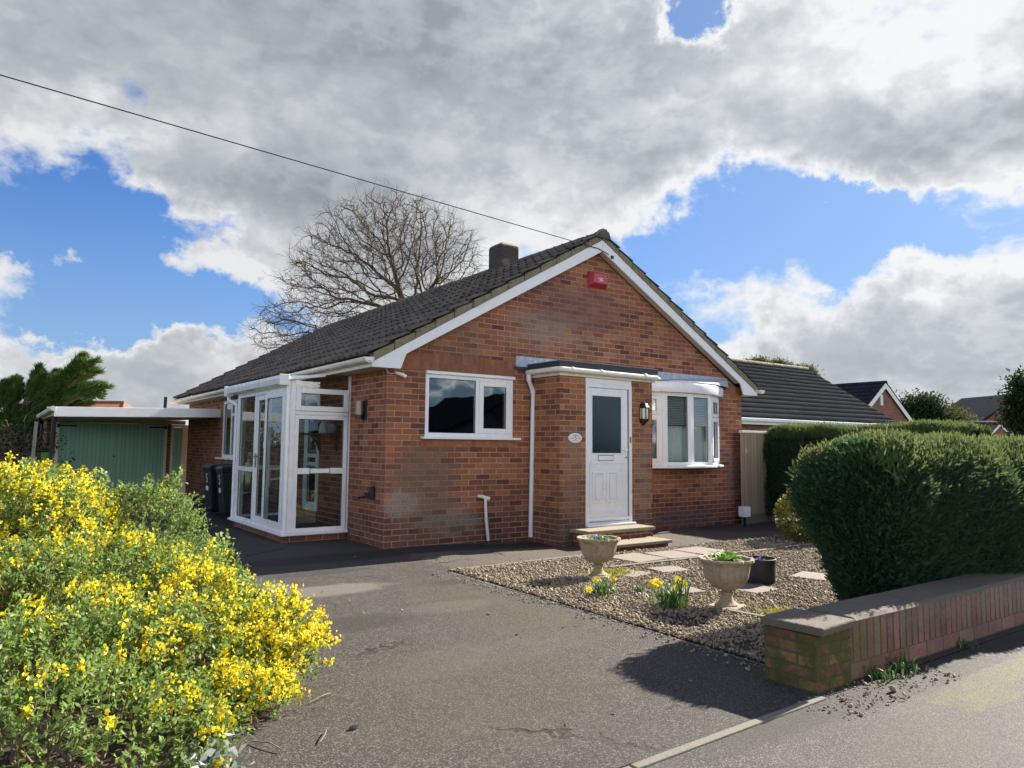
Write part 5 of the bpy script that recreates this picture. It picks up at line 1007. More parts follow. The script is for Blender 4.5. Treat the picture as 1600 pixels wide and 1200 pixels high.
k = 260; C = np.array([0.83, -3.93, 0.03])+RNG.normal(size=(k, 3))*[0.06, 0.06, 0.018]; tag(leaves('lilac_heather', C, RNG.normal(size=(k, 3))+[0, 0, 1], 0.022, 0.007, M['petal_pale']), 'low pale lilac heather cushion beside the tall daffodils', 'plant')
k = 900; C = np.column_stack([RNG.normal(1.12, 0.13, k), RNG.normal(-2.95, 0.10, k), RNG.uniform(0.005, 0.03, k)]); tag(leaves('moss_patch', C, RNG.normal(size=(k, 3))*0.6+[0, 0, 1], 0.025, 0.006, M['moss']), 'yellow green moss patch at the foot of the house-side urn', 'moss')
k = 500; C = np.column_stack([RNG.normal(0.95, 0.12, k), RNG.normal(-4.95, 0.07, k), RNG.uniform(0.005, 0.02, k)]); tag(leaves('moss_patch', C, RNG.normal(size=(k, 3))*0.6+[0, 0, 1], 0.022, 0.005, M['moss']), 'thin moss patch along the short edging behind the pillar', 'moss')
for c, n, L, lab in (((0.10, -6.23, 0), 34, 0.10, 'small grassy weed at the foot of the mossy pillar'), ((0.34, -6.22, 0), 46, 0.13, 'larger grassy weed at the foot of the garden wall'), ((1.25, -6.22, 0), 18, 0.08, 'sparse weed further along the garden wall foot')):
    blades('wall_weed', c, n, L, 0.045, M['leaf_blade'], lab, 'weeds at the wall foot', 0.6, 0.005)
for px, py, L, a, lab in ((500, 1090, 0.16, 0.5, 'pale twig on the driveway beside the yellow bush'), (505, 1150, 0.13, 1.0, 'pale curved twig lying on the driveway beyond the ivy clump'), (418, 1165, 0.18, 2.0, 'thin twig under the edge of the yellow bush')):
    p = Vector(G(px, py, 0.012)); d = Vector((math.cos(a), math.sin(a), 0)); mb = MB(); mb.tube([p-d*L/2, p+Vector((d.y, -d.x, 0))*0.01+Vector((0, 0, 0.01)), p+d*L/2], 0.003, 5); tag(mb.build('fallen_twig', M['deadtwig']), lab, 'twig', 'twigs on the driveway')
p = Vector(G(553, 1139)); mb = MB(); mb.lathe([(0.004, 0), (0.02, 0.004), (0.017, 0.012), (0.003, 0.016)], p, 9, lambda a, z: 1+0.3*math.sin(a*2+1)); tag(mb.build('dark_pebble', M['black'], smooth=True), 'single dark lump lying on the open driveway', 'pebble')
# ------------------------------------------------------------------ yellow flowering bush by the driveway
def in_lobes(P, lobes, shrink=0.86, skip=None):
    r = np.zeros(len(P), bool)
    for i, (c, rad) in enumerate(lobes):
        r |= np.linalg.norm((P-c)/rad, axis=1) < shrink
    return r
def sprig_bush(lobes, flower, n_per_m2, m_leaf, parent, leaf=(0.020, 0.0065), L=(0.07, 0.16), per=13, up=0.55, squash=None):
    "leafy shoots over the outside of a union of ellipsoids; returns leaf arrays and shoot tips"
    C_, D_, tips, fl, stems = [], [], [], [], []
    for i, (c, rad) in enumerate(lobes):
        n = int(n_per_m2*4*np.pi*rad.mean()**2); d = unit(RNG.normal(size=(n, 3))); depth = 1-np.abs(RNG.normal(0, 0.16, n))
        p = c+d*rad*depth[:, None]
        keep = (~in_lobes(p, [q for j, q in enumerate(lobes) if j != i], 0.80)) & (p[:, 2] > 0.02); p, d = p[keep], d[keep]
        dirs = unit(d*0.75+np.array([0.10, 0, up])+RNG.normal(0, 0.35, p.shape)); ln = RNG.uniform(*L, len(p))
        tip = p+dirs*ln[:, None]
        tips.append(tip); fl.append(np.full(len(p), flower[i])); stems.append((p-dirs*0.06, tip))
        tt = RNG.uniform(0.0, 1.0, (len(p), per)); pos_ = p[:, None]+dirs[:, None]*(ln[:, None]*tt)[..., None]
        ld = unit(dirs[:, None]*0.55+RNG.normal(0, 0.8, pos_.shape)); C_.append(pos_.reshape(-1, 3)); D_.append(ld.reshape(-1, 3))
    return np.concatenate(C_), np.concatenate(D_), np.concatenate(tips), np.concatenate(fl), stems
BL = [((30, 850, 4.8), .48, .9), ((112, 868, 5.2), .44, .85), ((225, 842, 5.4), .36, .03), ((262, 815, 5.4), .16, 0.0), ((300, 930, 5.0), .31, .10), ((150, 965, 4.4), .48, .5), ((40, 1010, 3.9), .52, .25),
      ((352, 1010, 4.2), .31, .7), ((428, 1012, 4.0), .21, .95), ((300, 1060, 3.75), .36, .55), ((378, 1110, 3.6), .18, .95), ((180, 1110, 3.4), .48, .22), ((60, 1150, 3.1), .46, .15), ((330, 1165, 3.3), .22, .4), ((230, 960, 4.5), .42, .5), ((-90, 920, 4.5), .5, .5), ((100, 1205, 2.7), .34, .12), ((235, 1195, 2.95), .28, .2), ((170, 1170, 3.1), .38, .2), ((395, 1120, 3.45), .15, .9), ((300, 1000, 4.3), .38, .8), ((20, 805, 5.6), .28, .95), ((95, 805, 5.5), .27, .9)]
lobes = [(at(*p), np.array([r, r, r*0.95])) for p, r, f in BL]; flw = [f for p, r, f in BL]
bush = thing('flowering_bush', 'large sprawling bush covered in yellow flowers beside the driveway', 'bush', (-3.9, -5.0, 0))
C, D, tips, fl, stems = sprig_bush(lobes, flw, 470, None, None)
n = len(C); hue = np.clip(RNG.beta(2, 2, n)*0.7+0.3*RNG.random(n), 0, 1)
leaves('foliage', C, D, RNG.uniform(0.016, 0.034, n), RNG.uniform(0.005, 0.0095, n), M['leaf_bush'], bush, 0.3, hue)
# flower umbels at shoot tips that face the light
pn_ = np.array([math.sin(v[0]*9.1+v[2]*7)*math.cos(v[1]*8.3+v[0]*4)+0.6*math.sin(v[0]*21+v[1]*17)*math.sin(v[2]*19) for v in tips])
top = tips[:, 2]
prob = fl*np.where(pn_ > -0.08, 1.0, 0.05)
sel = RNG.random(len(tips)) < np.minimum(prob*0.95, 0.9)
T = tips[sel]; k = 20
DV = unit(tips-np.concatenate([s[0] for s in stems]))[sel]; C = np.repeat(T, k, 0)-np.repeat(DV, k, 0)*np.abs(RNG.normal(0, 0.028, len(T)*k))[:, None]+RNG.normal(0, 0.014, (len(T)*k, 3)); D = RNG.normal(0, 0.8, C.shape)+np.array([0.2, -0.1, 0.7])
leaves('blossom', C, D, RNG.uniform(0.014, 0.025, len(C)), RNG.uniform(0.0065, 0.0115, len(C)), M['flower'], bush, 0.35)
P0 = np.concatenate([s[0] for s in stems]); P1 = np.concatenate([s[1] for s in stems]); i = RNG.random(len(P0)) < 0.30
V, F = tubes_np(P0[i], P1[i], np.full(i.sum(), 0.0028), np.full(i.sum(), 0.0012), 4)
fast_mesh('shoots', V, F, M['twig'], bush)
# woody stems from the ground up into the lobes
S0, S1, R0, R1 = [], [], [], []
for (c, rad) in lobes:
    base = np.array([c[0]+RNG.normal(0, 0.1), c[1]+RNG.normal(0, 0.1), 0.0])
    for q in range(10):
        p = base+RNG.normal(0, 0.05, 3)*[1, 1, 0]; tgt = c+unit(RNG.normal(size=3))*rad*RNG.uniform(0.5, 1.0)
        for s in range(5):
            nx = p+(tgt-p)*(1/(5-s))+RNG.normal(0, 0.03, 3); S0.append(p); S1.append(nx); R0.append(0.011*(1-s*0.16)); R1.append(0.011*(1-(s+1)*0.16)); p = nx
V, F = tubes_np(np.array(S0), np.array(S1), np.array(R0), np.array(R1), 5); fast_mesh('woody_stems', V, F, M['twig'], bush)
# lone leafy sprigs standing above the outline
C_, D_ = [], []
for (px, py, dp, hgt) in ((157, 768, 5.3, 0.13), (150, 775, 5.3, 0.10), (272, 760, 5.3, 0.10), (262, 765, 5.3, 0.08), (190, 775, 5.35, 0.06), (345, 860, 4.9, 0.08), (40, 735, 5.5, 0.05), (378, 925, 4.2, 0.07)):
    b = at(px, py, dp); q = RNG.uniform(0, 1, 60); C_.append(b+np.outer(q, [0.02, 0, hgt])+RNG.normal(0, 0.022, (60, 3))); D_.append(RNG.normal(size=(60, 3))+[0, 0, 0.6])
leaves('top_sprigs', np.concatenate(C_), np.concatenate(D_), 0.034, 0.010, M['leaf_bush'], bush, 0.3, RNG.uniform(0.5, 1, sum(len(c) for c in C_)))
k = 90; C = at(338, 1188, 2.9)+RNG.normal(size=(k, 3))*[0.055, 0.05, 0.035]; tag(leaves('ivy_clump', C, RNG.normal(size=(k, 3))+[0, 0, 0.5], RNG.uniform(0.03, 0.055, k), RNG.uniform(0.014, 0.024, k), M['leaf_ivy']), 'pale grey ivy clump at the foot of the yellow bush', 'ivy')
# ------------------------------------------------------------------ clipped conifer hedges
def hedge(name, label, line, width, ztop, n, inset_end, loc, seed, top_frac=0.3, ends=True, zbot=0.05):
    rg = np.random.default_rng(seed); h = thing(name, label, 'hedge', loc)
    a, b = np.array(line[0], float), np.array(line[1], float); d = (b-a)/np.linalg.norm(b-a); L = np.linalg.norm(b-a); nrm = np.array([d[1], -d[0]]); r = width/2
    # outline: straight long sides with a rounded near end; parameter t along its length
    per = 2*L+np.pi*r
    def outline(t):
        t = t*per; x = np.empty_like(t); y = np.empty_like(t); nx = np.empty_like(t); ny = np.empty_like(t)
        m1 = t < L; x[m1] = L-t[m1]; y[m1] = r; nx[m1] = 0; ny[m1] = 1
        m2 = (t >= L) & (t < L+np.pi*r); an = (t[m2]-L)/r; nx[m2] = -np.sin(an); ny[m2] = np.cos(an); x[m2] = nx[m2]*r*0.8; y[m2] = ny[m2]*r
        m3 = t >= L+np.pi*r; x[m3] = t[m3]-L-np.pi*r; y[m3] = -r; nx[m3] = 0; ny[m3] = -1
        return x, y, nx, ny
    def inset(z, x):
        low = np.clip(1-z/(0.75*ztop), 0, 1)**1.3*inset_end*np.clip(1-x/1.2, 0.12, 1); hi = np.clip((z-ztop*0.70)/(ztop*0.30), 0, 1)**2.4*0.30
        return low+hi
    def bumpy(p): return 0.035*np.sin(p[:, 0]*5+p[:, 2]*3)+0.03*np.sin(p[:, 1]*7+p[:, 2]*6+1)+0.02*np.sin(p[:, 0]*13-p[:, 2]*9)
    def place(x, y, z): return np.column_stack([a[0]+d[0]*x+nrm[0]*y, a[1]+d[1]*x+nrm[1]*y, z])
    t = rg.random(n); z = zbot+(ztop-zbot)*rg.random(n)**0.9; x, y, nx, ny = outline(t); ins = inset(z, x)
    P = place(x-nx*ins, y-ny*ins, z); N = unit(np.column_stack([d[0]*nx+nrm[0]*ny, d[1]*nx+nrm[1]*ny, np.full(n, 0.05)]))
    P = P+N*(bumpy(P)+rg.normal(0, 0.028, n)-0.02)[:, None]
    D = N*0.75+np.array([0, 0, 0.55])+rg.normal(0, 0.42, P.shape)
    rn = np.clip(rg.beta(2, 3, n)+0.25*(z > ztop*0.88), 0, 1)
    leaves('side_growth', P, D, rg.uniform(0.03, 0.068, n), rg.uniform(0.0045, 0.010, n), M['leaf_hedge'], h, 0.25, rn)
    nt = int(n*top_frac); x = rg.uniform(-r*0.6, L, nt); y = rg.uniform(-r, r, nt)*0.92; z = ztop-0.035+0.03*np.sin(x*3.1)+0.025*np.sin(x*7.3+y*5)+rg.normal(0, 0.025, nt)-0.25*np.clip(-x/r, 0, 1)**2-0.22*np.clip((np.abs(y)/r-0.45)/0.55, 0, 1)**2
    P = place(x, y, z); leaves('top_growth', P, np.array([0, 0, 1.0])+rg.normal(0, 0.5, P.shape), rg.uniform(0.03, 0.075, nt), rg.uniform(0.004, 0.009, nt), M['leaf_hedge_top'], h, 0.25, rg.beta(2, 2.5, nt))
    # darker inner mass
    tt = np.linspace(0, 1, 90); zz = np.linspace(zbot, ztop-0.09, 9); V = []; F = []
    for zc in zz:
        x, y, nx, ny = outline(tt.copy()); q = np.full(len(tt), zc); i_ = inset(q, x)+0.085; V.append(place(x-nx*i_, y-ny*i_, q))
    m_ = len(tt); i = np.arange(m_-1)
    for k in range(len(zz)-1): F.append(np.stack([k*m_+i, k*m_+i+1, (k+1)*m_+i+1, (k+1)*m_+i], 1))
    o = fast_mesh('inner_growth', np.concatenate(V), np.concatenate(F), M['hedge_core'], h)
    me = o.data; bm = bmesh.new(); bm.from_mesh(me); bm.verts.ensure_lookup_table()
    try: bm.faces.new([bm.verts[(len(zz)-1)*m_+j] for j in range(m_)])
    except Exception: pass
    bm.to_mesh(me); bm.free()
    # stray shoots the shears have missed
    ns = n//420; t = rg.random(ns); z = zbot+(ztop-zbot)*rg.random(ns)**0.5; x, y, nx, ny = outline(t); ins = inset(z, x); N = np.column_stack([d[0]*nx+nrm[0]*ny, d[1]*nx+nrm[1]*ny, np.full(ns, 0.35)])
    P = place(x-nx*ins, y-ny*ins, z); dd = unit(N+rg.normal(0, 0.4, P.shape)+[0, 0, 0.3]); ln = rg.uniform(0.06, 0.15, ns); k = 16; q = rg.random((ns, k))
    C = (P[:, None]+dd[:, None]*(ln[:, None]*q)[..., None]).reshape(-1, 3); D = np.repeat(dd, k, 0)+rg.normal(0, 0.5, C.shape)
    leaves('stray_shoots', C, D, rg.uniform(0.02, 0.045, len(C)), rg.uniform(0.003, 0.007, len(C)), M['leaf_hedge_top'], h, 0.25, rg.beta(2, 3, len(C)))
    return h
hedge('clipped_hedge', 'dense clipped conifer hedge with a rounded end growing behind the garden wall', ((1.38, -5.48), (9.0, -6.25)), 1.0, 1.36, 150000, 0.42, (4, -5.4, 0), 3, 0.4)
hedge('boundary_hedge', 'shaded conifer hedge running back from the fence panel along the garden side', ((8.25, -0.25), (8.25, -3.6)), 1.1, 1.68, 60000, 0.1, (8.2, -3, 0), 4, 0.5)
# old bare patch: brown twigs over part of the front hedge face
k = 130; P = np.column_stack([RNG.normal(1.75, 0.22, k), RNG.uniform(-6.02, -5.9, k), RNG.uniform(0.45, 1.30, k)]); Dd = unit(np.column_stack([RNG.normal(0.1, 0.35, k), RNG.normal(-0.25, 0.2, k), RNG.normal(0.6, 0.5, k)]))
V, F = tubes_np(P, P+Dd*RNG.uniform(0.04, 0.13, k)[:, None], np.full(k, 0.0014), np.full(k, 0.0008), 4); hb = bpy.data.objects['clipped_hedge']; fast_mesh('bare_twigs', V, F, M['bark'], hb)
gs = thing('golden_shrub', 'small golden green shrub by the path in front of the shaded hedge', 'shrub', (5.35, -2.45, 0))
lob = [(np.array([5.42, -2.35, 0.33]), np.array([.33, .33, .34])), (np.array([5.55, -2.5, 0.55]), np.array([.33, .33, .34])), (np.array([5.85, -2.45, 0.3]), np.array([.4, .35, .33]))]
C, D, tips, fl, stems = sprig_bush(lob, [0, 0, 0], 520, None, None, L=(0.05, 0.12), per=10)
leaves('foliage', C, D, RNG.uniform(0.018, 0.035, len(C)), RNG.uniform(0.007, 0.012, len(C)), M['leaf_gold'], gs)
V, F = tubes_np(np.concatenate([s[0] for s in stems]), np.concatenate([s[1] for s in stems]), np.full(len(tips), .003), np.full(len(tips), .0015), 4); fast_mesh('shoots', V, F, M['twig'], gs)
# ------------------------------------------------------------------ trees
def bare_tree(name, label, base, attract, trunk_pts, step=0.20, influence=2.4, kill=0.33, tip_r=0.0115, seed=5, twigs=4):
    "space colonisation: limbs grow towards points spread through the crown"
    rg = np.random.default_rng(seed); t = thing(name, label, 'tree', base)
    nodes = [np.array(p, float) for p in trunk_pts]; parent = [-1]+list(range(len(nodes)-1)); A = attract.copy()
    N = np.array(nodes); near_d = np.full(len(A), 1e9); near_i = np.zeros(len(A), int)
    def upd(i0, arr):
        nonlocal near_d, near_i
        d = np.linalg.norm(A[:, None]-arr[None], axis=2); j = d.argmin(1); dm = d[np.arange(len(A)), j]; b = dm < near_d; near_d = np.where(b, dm, near_d); near_i = np.where(b, j+i0, near_i)
    upd(0, N); dirs = [np.array([0, 0, 1.0])]*len(nodes)
    for it in range(150):
        act = near_d < (influence if it > 6 else 99)
        if not act.any() or len(A) == 0: break
        vec = unit(A-np.array(nodes)[near_i]); new = []
        idx = np.unique(near_i[act])
        for i in idx:
            v = vec[act & (near_i == i)].mean(0)+rg.normal(0, 0.28, 3)+0.35*dirs[i]+np.array([0, 0, 0.03]); v = v/np.linalg.norm(v); new.append((i, nodes[i]+v*step, v))
        i0 = len(nodes)
        for i, p, v in new: nodes.append(p); parent.append(i); dirs.append(v)
        upd(i0, np.array([p for _, p, _ in new])); k = near_d > kill
        A = A[k]; near_d = near_d[k]; near_i = near_i[k]
        if len(nodes) > 16000: break
    Nn = np.array(nodes); par = np.array(parent); kids = np.bincount(par[1:], minlength=len(Nn)); area = np.where(kids == 0, tip_r**2.05, 0.0)
    for i in range(len(Nn)-1, 0, -1): area[par[i]] += area[i]
    rad = area**(1/2.05); j = np.arange(1, len(Nn)); r0 = np.minimum(rad[par[j]], rad[j]*1.35); big = rad[j] > 0.05
    for nm, ms, ns in (('trunk', big, 9), ('branches', ~big, 5)):
        q = j[ms]; V, F = tubes_np(Nn[par[q]], Nn[q]+unit(Nn[q]-Nn[par[q]])*rad[q][:, None]*0.4, r0[ms], rad[q], ns); fast_mesh(nm, V, F, M['bark'], t, smooth=False)
    tips = np.where(rad < 0.022)[0]; tips = np.repeat(tips, twigs); dd = np.array(dirs)[tips]
    P0 = Nn[tips]; D = unit(dd*0.6+rg.normal(0, 0.6, P0.shape)+[0, 0, 0.15]); P1 = P0+D*rg.uniform(0.12, 0.50, len(P0))[:, None]; D2 = unit(D+rg.normal(0, 0.5, P0.shape)); P2 = P1+D2*rg.uniform(0.08, 0.28, len(P0))[:, None]
    V, F = tubes_np(np.concatenate([P0, P1]), np.concatenate([P1, P2]), np.concatenate([np.full(len(P0), tip_r*0.52), np.full(len(P0), tip_r*0.42)]), np.concatenate([np.full(len(P0), tip_r*0.5), np.full(len(P0), tip_r*0.28)]), 3)
    fast_mesh('twigs', V, F, M['bark'], t); return t
OD = 27.0
def lobe_points(lst, depth, n, dth=1.0, seed=0, shell=0.55):
    rg = np.random.default_rng(seed); out = []; tot = sum(rx*ry for _, _, rx, ry in lst); fw = np.array(HEAD)
    for px, py, rx, ry in lst:
        k = int(n*rx*ry/tot); v = unit(rg.normal(size=(k, 3)))*(shell+(1-shell)*rg.random((k, 1))); c = at(px, py, depth); sc = depth/FPX
        out.append(c+np.outer(v[:, 0]*rx*sc, np.array(RIGHT))+np.outer(v[:, 1]*0.5*(rx+ry)*sc*dth, fw)+np.outer(v[:, 2]*ry*sc, [0, 0, 1]))
    return np.concatenate(out)
att = lobe_points([(590, 385, 115, 82), (650, 400, 105, 85), (505, 435, 72, 75), (468, 512, 85, 48), (540, 470, 100, 60), (700, 430, 58, 70), (620, 345, 85, 46), (440, 535, 52, 28)], OD, 8200, 0.8, 3, 0.1)
tb = at(648, 700, OD); tb[2] = 0; f1 = at(652, 500, OD)
bare_tree('bare_oak', 'tall bare spreading tree behind the bungalow roof', tb, att, [tb, tb*0.75+f1*0.25, tb*0.5+f1*0.5, tb*0.25+f1*0.75+[0.05, 0, 0], f1])
def crown(name, label, lst, depth, n, m, L=(0.12, 0.25), wd=0.35, trunk=None, up=0.3, seed=0, dth=0.8, group=None, lean=(0, 0, 0), cat='tree', limb_r=0.09, shell=0.35):
    rg = np.random.default_rng(seed); c0 = at(lst[0][0], lst[0][1], depth); t = thing(name, label, cat, (c0[0], c0[1], 0), group)
    K = lobe_points(lst, depth, max(30, n//28), dth, seed+1, shell); sc = depth/FPX
    C = np.repeat(K, 28, 0); C = C+rg.normal(0, 1, C.shape)*np.array([1, 1, 0.6])*L[1]*1.1
    D = rg.normal(0, 0.7, C.shape)+np.array([0, 0, up])+np.array(lean)
    leaves('crown', C, D, rg.uniform(*L, len(C)), rg.uniform(L[0]*wd, L[1]*wd, len(C))*0.5, m, t, 0.25)
    b = np.array([c0[0], c0[1], 0.0]); P0, P1, R0, R1 = [], [], [], []
    if trunk:
        b = at(trunk[0], trunk[1], depth); b[2] = 0
    p = b; tops = K[rg.choice(len(K), min(26, len(K)), False)]; mid = np.array([b[0]*0.5+c0[0]*0.5, b[1]*0.5+c0[1]*0.5, c0[2]*0.72])
    P0 += [b, b*0.5+mid*0.5]; P1 += [b*0.5+mid*0.5, mid]; R0 += [limb_r*1.9, limb_r*1.6]; R1 += [limb_r*1.6, limb_r*1.3]
    for q in tops:
        a_ = mid*0.45+q*0.55+rg.normal(0, 0.2, 3); P0 += [mid, a_]; P1 += [a_, q]; R0 += [limb_r*0.6, limb_r*0.35]; R1 += [limb_r*0.35, limb_r*0.1]
    V, F = tubes_np(*(np.array(q) for q in (P0, P1, R0, R1)), 7); fast_mesh('trunk', V, F, M['bark'], t); return t
# windswept cypress: feathery plumes all streaming one way
cy = thing('windswept_cypress', 'windswept green cypress with feathery plumes leaning over the garage roof', 'tree', tuple(at(30, 700, 19)*np.array([1, 1, 0])))
plumes = []
for (tx, ty, bx, by, w) in ((152, 602, 60, 655, 11), (136, 570, 50, 640, 14), (124, 570, 60, 615, 10), (120, 590, 40, 650, 16), (100, 615, 30, 670, 17), (112, 640, 20, 690, 13), (66, 580, 40, 625, 9), (30, 598, 5, 645, 16), (10, 594, -20, 645, 16), (60, 620, 10, 680, 20), (20, 640, -10, 700, 24), (90, 660, 20, 700, 13), (50, 660, 0, 715, 22), (-30, 600, -50, 680, 26), (105, 600, 55, 625, 15), (85, 590, 45, 630, 14)):
    for z in (-0.5, 0.1, 0.6): plumes.append((at(tx+RNG.normal(0, 4), ty+7+RNG.normal(0, 4), 19+z), at(bx, by, 19+z*1.3), w*0.72*19/FPX))
for tip, bs, w in list(plumes):                                  # side feathers off every plume
    ax = tip-bs; n_ = np.linalg.norm(ax)
    for j in range(4):
        o = bs+ax*RNG.uniform(0.15, 0.8); dv = unit(ax)+np.array(RIGHT)*RNG.normal(0.1, 0.25)+np.array([0, 0, 1])*RNG.normal(-0.05, 0.32)+np.array(HEAD)*RNG.normal(0, 0.3)
        plumes.append((o+unit(dv)*n_*RNG.uniform(0.25, 0.5), o, w*0.55))
C_, D_, S0, S1 = [], [], [], []
for tip, bs, w in plumes:
    k = 560; q = RNG.random(k)**0.8; ax = tip-bs; p = bs+np.outer(q, ax)+np.outer(np.sin(q*3)*0.12, [0, 0, 1]); off = RNG.normal(0, 1, (k, 3))*(w*(1-q*0.86))[:, None]*0.62
    C_.append(p+off); D_.append(unit(ax)[None]*1.3+unit(off)*0.55+RNG.normal(0, 0.3, (k, 3))+[0, 0, 0.15]); S0.append(bs); S1.append(bs+ax*0.85)
C = np.concatenate(C_); leaves('crown', C, np.concatenate(D_), RNG.uniform(0.08, 0.24, len(C)), RNG.uniform(0.005, 0.012, len(C)), M['leaf_cyp'], cy, 0.2)
b0 = at(-5, 720, 19)*np.array([1, 1, 0]); S0 += [b0]*8; S1 += [S0[i] for i in range(0, 48, 6)]
V, F = tubes_np(np.array(S0), np.array(S1), np.full(len(S0), 0.045), np.full(len(S0), 0.02), 6); fast_mesh('trunk', V, F, M['bark'], cy)
ds = thing('leggy_shrub', 'leggy half-bare shrub of pale twigs under the cypress', 'shrub', tuple(at(30, 712, 16)*np.array([1, 1, 0])))
S0, S1, R0 = [], [], []
for i in range(160):
    p = at(RNG.uniform(-20, 58), RNG.uniform(700, 740), 16+RNG.normal(0, 0.3)); d = unit(np.array([RNG.normal(0.1, 0.5), RNG.normal(0, 0.4), RNG.uniform(0.3, 1)]))
    for s in range(5):
        q = p+d*RNG.uniform(0.10, 0.22); S0.append(p); S1.append(q); R0.append(0.011-0.0018*s); p = q; d = unit(d+RNG.normal(0, 0.45, 3))
V, F = tubes_np(np.array(S0), np.array(S1), np.array(R0), np.array(R0)*0.8, 5); fast_mesh('twigs', V, F, M['deadtwig'], ds)
C = np.array(S1)[RNG.choice(len(S1), 1500)]+RNG.normal(0, 0.07, (1500, 3)); leaves('leaves', C, RNG.normal(size=C.shape), 0.075, 0.02, M['leaf_dark'], ds)
crown('bushy_pine', 'dark round-headed pine beyond the far brick gable', [(1440, 636, 24, 17), (1425, 648, 14, 12), (1458, 650, 20, 12), (1440, 655, 18, 8)], 62, 5200, M['leaf_dark'], (0.25, 0.55), 0.3, (1440, 700), seed=21)
crown('spiky_conifer', 'lower yellowish conifer clump beside the dark round-headed pine', [(1480, 653, 14, 12), (1494, 657, 14, 9), (1468, 656, 12, 9)], 64, 3000, M['leaf_olive'], (0.2, 0.5), 0.28, (1482, 700), up=1.2, seed=22)
crown('roadside_tree', 'dark leafy tree rising at the far end of the clipped hedge', [(1608, 620, 26, 34), (1600, 600, 18, 18), (1598, 660, 22, 24), (1630, 640, 40, 60), (1583, 622, 8, 10), (1590, 645, 8, 12), (1578, 655, 5, 6)], 26, 8200, M['leaf_dark'], (0.10, 0.22), 0.42, (1625, 720), seed=23)
for i, (lst, lab, n) in enumerate(([[(1166, 572, 6, 6), (1170, 575, 5, 5)], 'smallest treetop above the neighbouring roof ridge beside the bargeboard', 900], [[(1185, 571, 9, 9), (1194, 574, 7, 6)], 'rounded treetop above the middle of the neighbouring ridge', 1300], [[(1214, 573, 10, 9), (1228, 577, 12, 7)], 'wide treetop above the ochre end of the neighbouring ridge', 1600], [[(1257, 582, 10, 8), (1266, 590, 7, 8)], 'treetop standing just beyond the end of the neighbouring ridge', 1500])):
    crown('background_tree', lab, lst, 55, n*4, M['leaf_olive'], (0.11, 0.24), 0.4, None, seed=30+i, group='trees behind the neighbouring roof')
# ------------------------------------------------------------------ neighbouring houses
nb = thing('neighbour_bungalow', 'neighbouring brick bungalow with a broad grey tiled roof beyond the fence', 'house', (21, 11, 0))
mb = MB(); mb.box(12.5, 26.5, 7.2, 14.8, -0.1, 2.15); mb.prism([(7.2, 2.15), (14.8, 2.15), (11, 4.75)], Basis((26.5, 0, 0), (0, 1, 0), (0, 0, 1), (1, 0, 0)), -14.0, 0); mb.build('wall', M['brick_neigh'], nb, uv='box')
tile_slope('roof_slope', (12.3, 6.80, 2.32), (1, 0, 0), (0, 4.2, 2.68), 14.5, 4.98, M['tile2'], nb, course=0.36, roll=0.17, per=7, amp=0.030, seed=4)
tile_slope('roof_slope', (12.3, 15.2, 2.32), (1, 0, 0), (0, -4.2, 2.68), 14.5, 4.98, M['tile2'], nb, course=0.36, roll=0.38, per=4, seed=5)
ridge_run(nb, (12.3, 11, 5.05), (26.8, 11, 5.05), 0.13, M['mortar_moss'])
mb = MB(); mb.box(12.3, 26.9, 6.70, 6.80, 2.20, 2.315); mb.build('gutter', M['white'], nb, bevel=0.02)
mb = MB(); mb.box(12.3, 26.75, 6.82, 6.86, 2.10, 2.24); mb.box(12.3, 26.75, 6.87, 7.19, 2.15, 2.17); mb.build('fascia', M['white'], nb)
NF = Basis((0, 7.2, 0))
mb = MB(); frame(mb, NF, 14.2, 16.55, 1.0, 2.08, 0.09, 0.001, 0.05); mb.lbox(NF, 15.3, 15.38, 1.09, 1.99, 0.001, 0.05); w_ = mb.build('window', M['cream'], nb)
pane(NF, 14.29, 15.3, 1.09, 1.99, 0.01, w_); pane(NF, 15.38, 16.46, 1.09, 1.99, 0.01, w_)
mb = MB(); mb.lbox(NF, 14.25, 16.5, 1.05, 2.03, 0.0005, 0.004); mb.build('dark_backing', M['dark_room'], w_)  # dark sheet behind the glass stands in for the unlit room
def gable_house(name, label, ax, yg, za, slope, half, length, zw, m_wall, m_tile, roll=0.3, vent=True, barge=0.22, yaw=0.0):
    h = thing(name, label, 'house', (ax, yg+length/2, 0)); zb = za-slope*half
    mb = MB(); mb.box(ax-half+0.2, ax+half-0.2, yg, yg+length, -0.1, zb); Bf = Basis((0, yg, 0)); mb.prism([(ax-half+0.2, zb), (ax+half-0.2, zb), (ax+half-0.2, zb+0.05), (ax, za-0.15), (ax-half+0.2, zb+0.05)], Bf, -length, 0); mb.build('wall', m_wall, h, uv='box')
    for sgn in (1, -1):
        o = (ax-sgn*half, yg-0.15, zb); tile_slope('roof_slope', o, (0, 1, 0), (sgn*half, 0, slope*half), length+0.3, math.hypot(half, slope*half), m_tile, h, roll=roll, per=5, course=0.36, seed=7)
        mb = MB(); mb.prism([(ax-sgn*half, zb-0.03), (ax, za-0.03), (ax, za-0.03-barge*1.2), (ax-sgn*half, zb-0.03-barge*1.2)], Bf, 0.10, 0.13); mb.build('bargeboard', M['white'], h)
    ridge_run(h, (ax, yg-0.15, za+0.05), (ax, yg+length, za+0.05), 0.13, m_tile)
    if vent:
        mb = MB(); mb.lbox(Bf, ax-0.35, ax-0.12, za-1.15, za-0.62, 0.001, 0.03); mb.build('gable_vent', M['cream'], h)
    return h
gable_house('brick_gable_house', 'brick house end with a steep white-edged gable behind the grey roof', 31.75, 10.0, 4.60, 0.69, 4.3, 7.0, 1.6, M['brick_neigh'], M['tile3'])
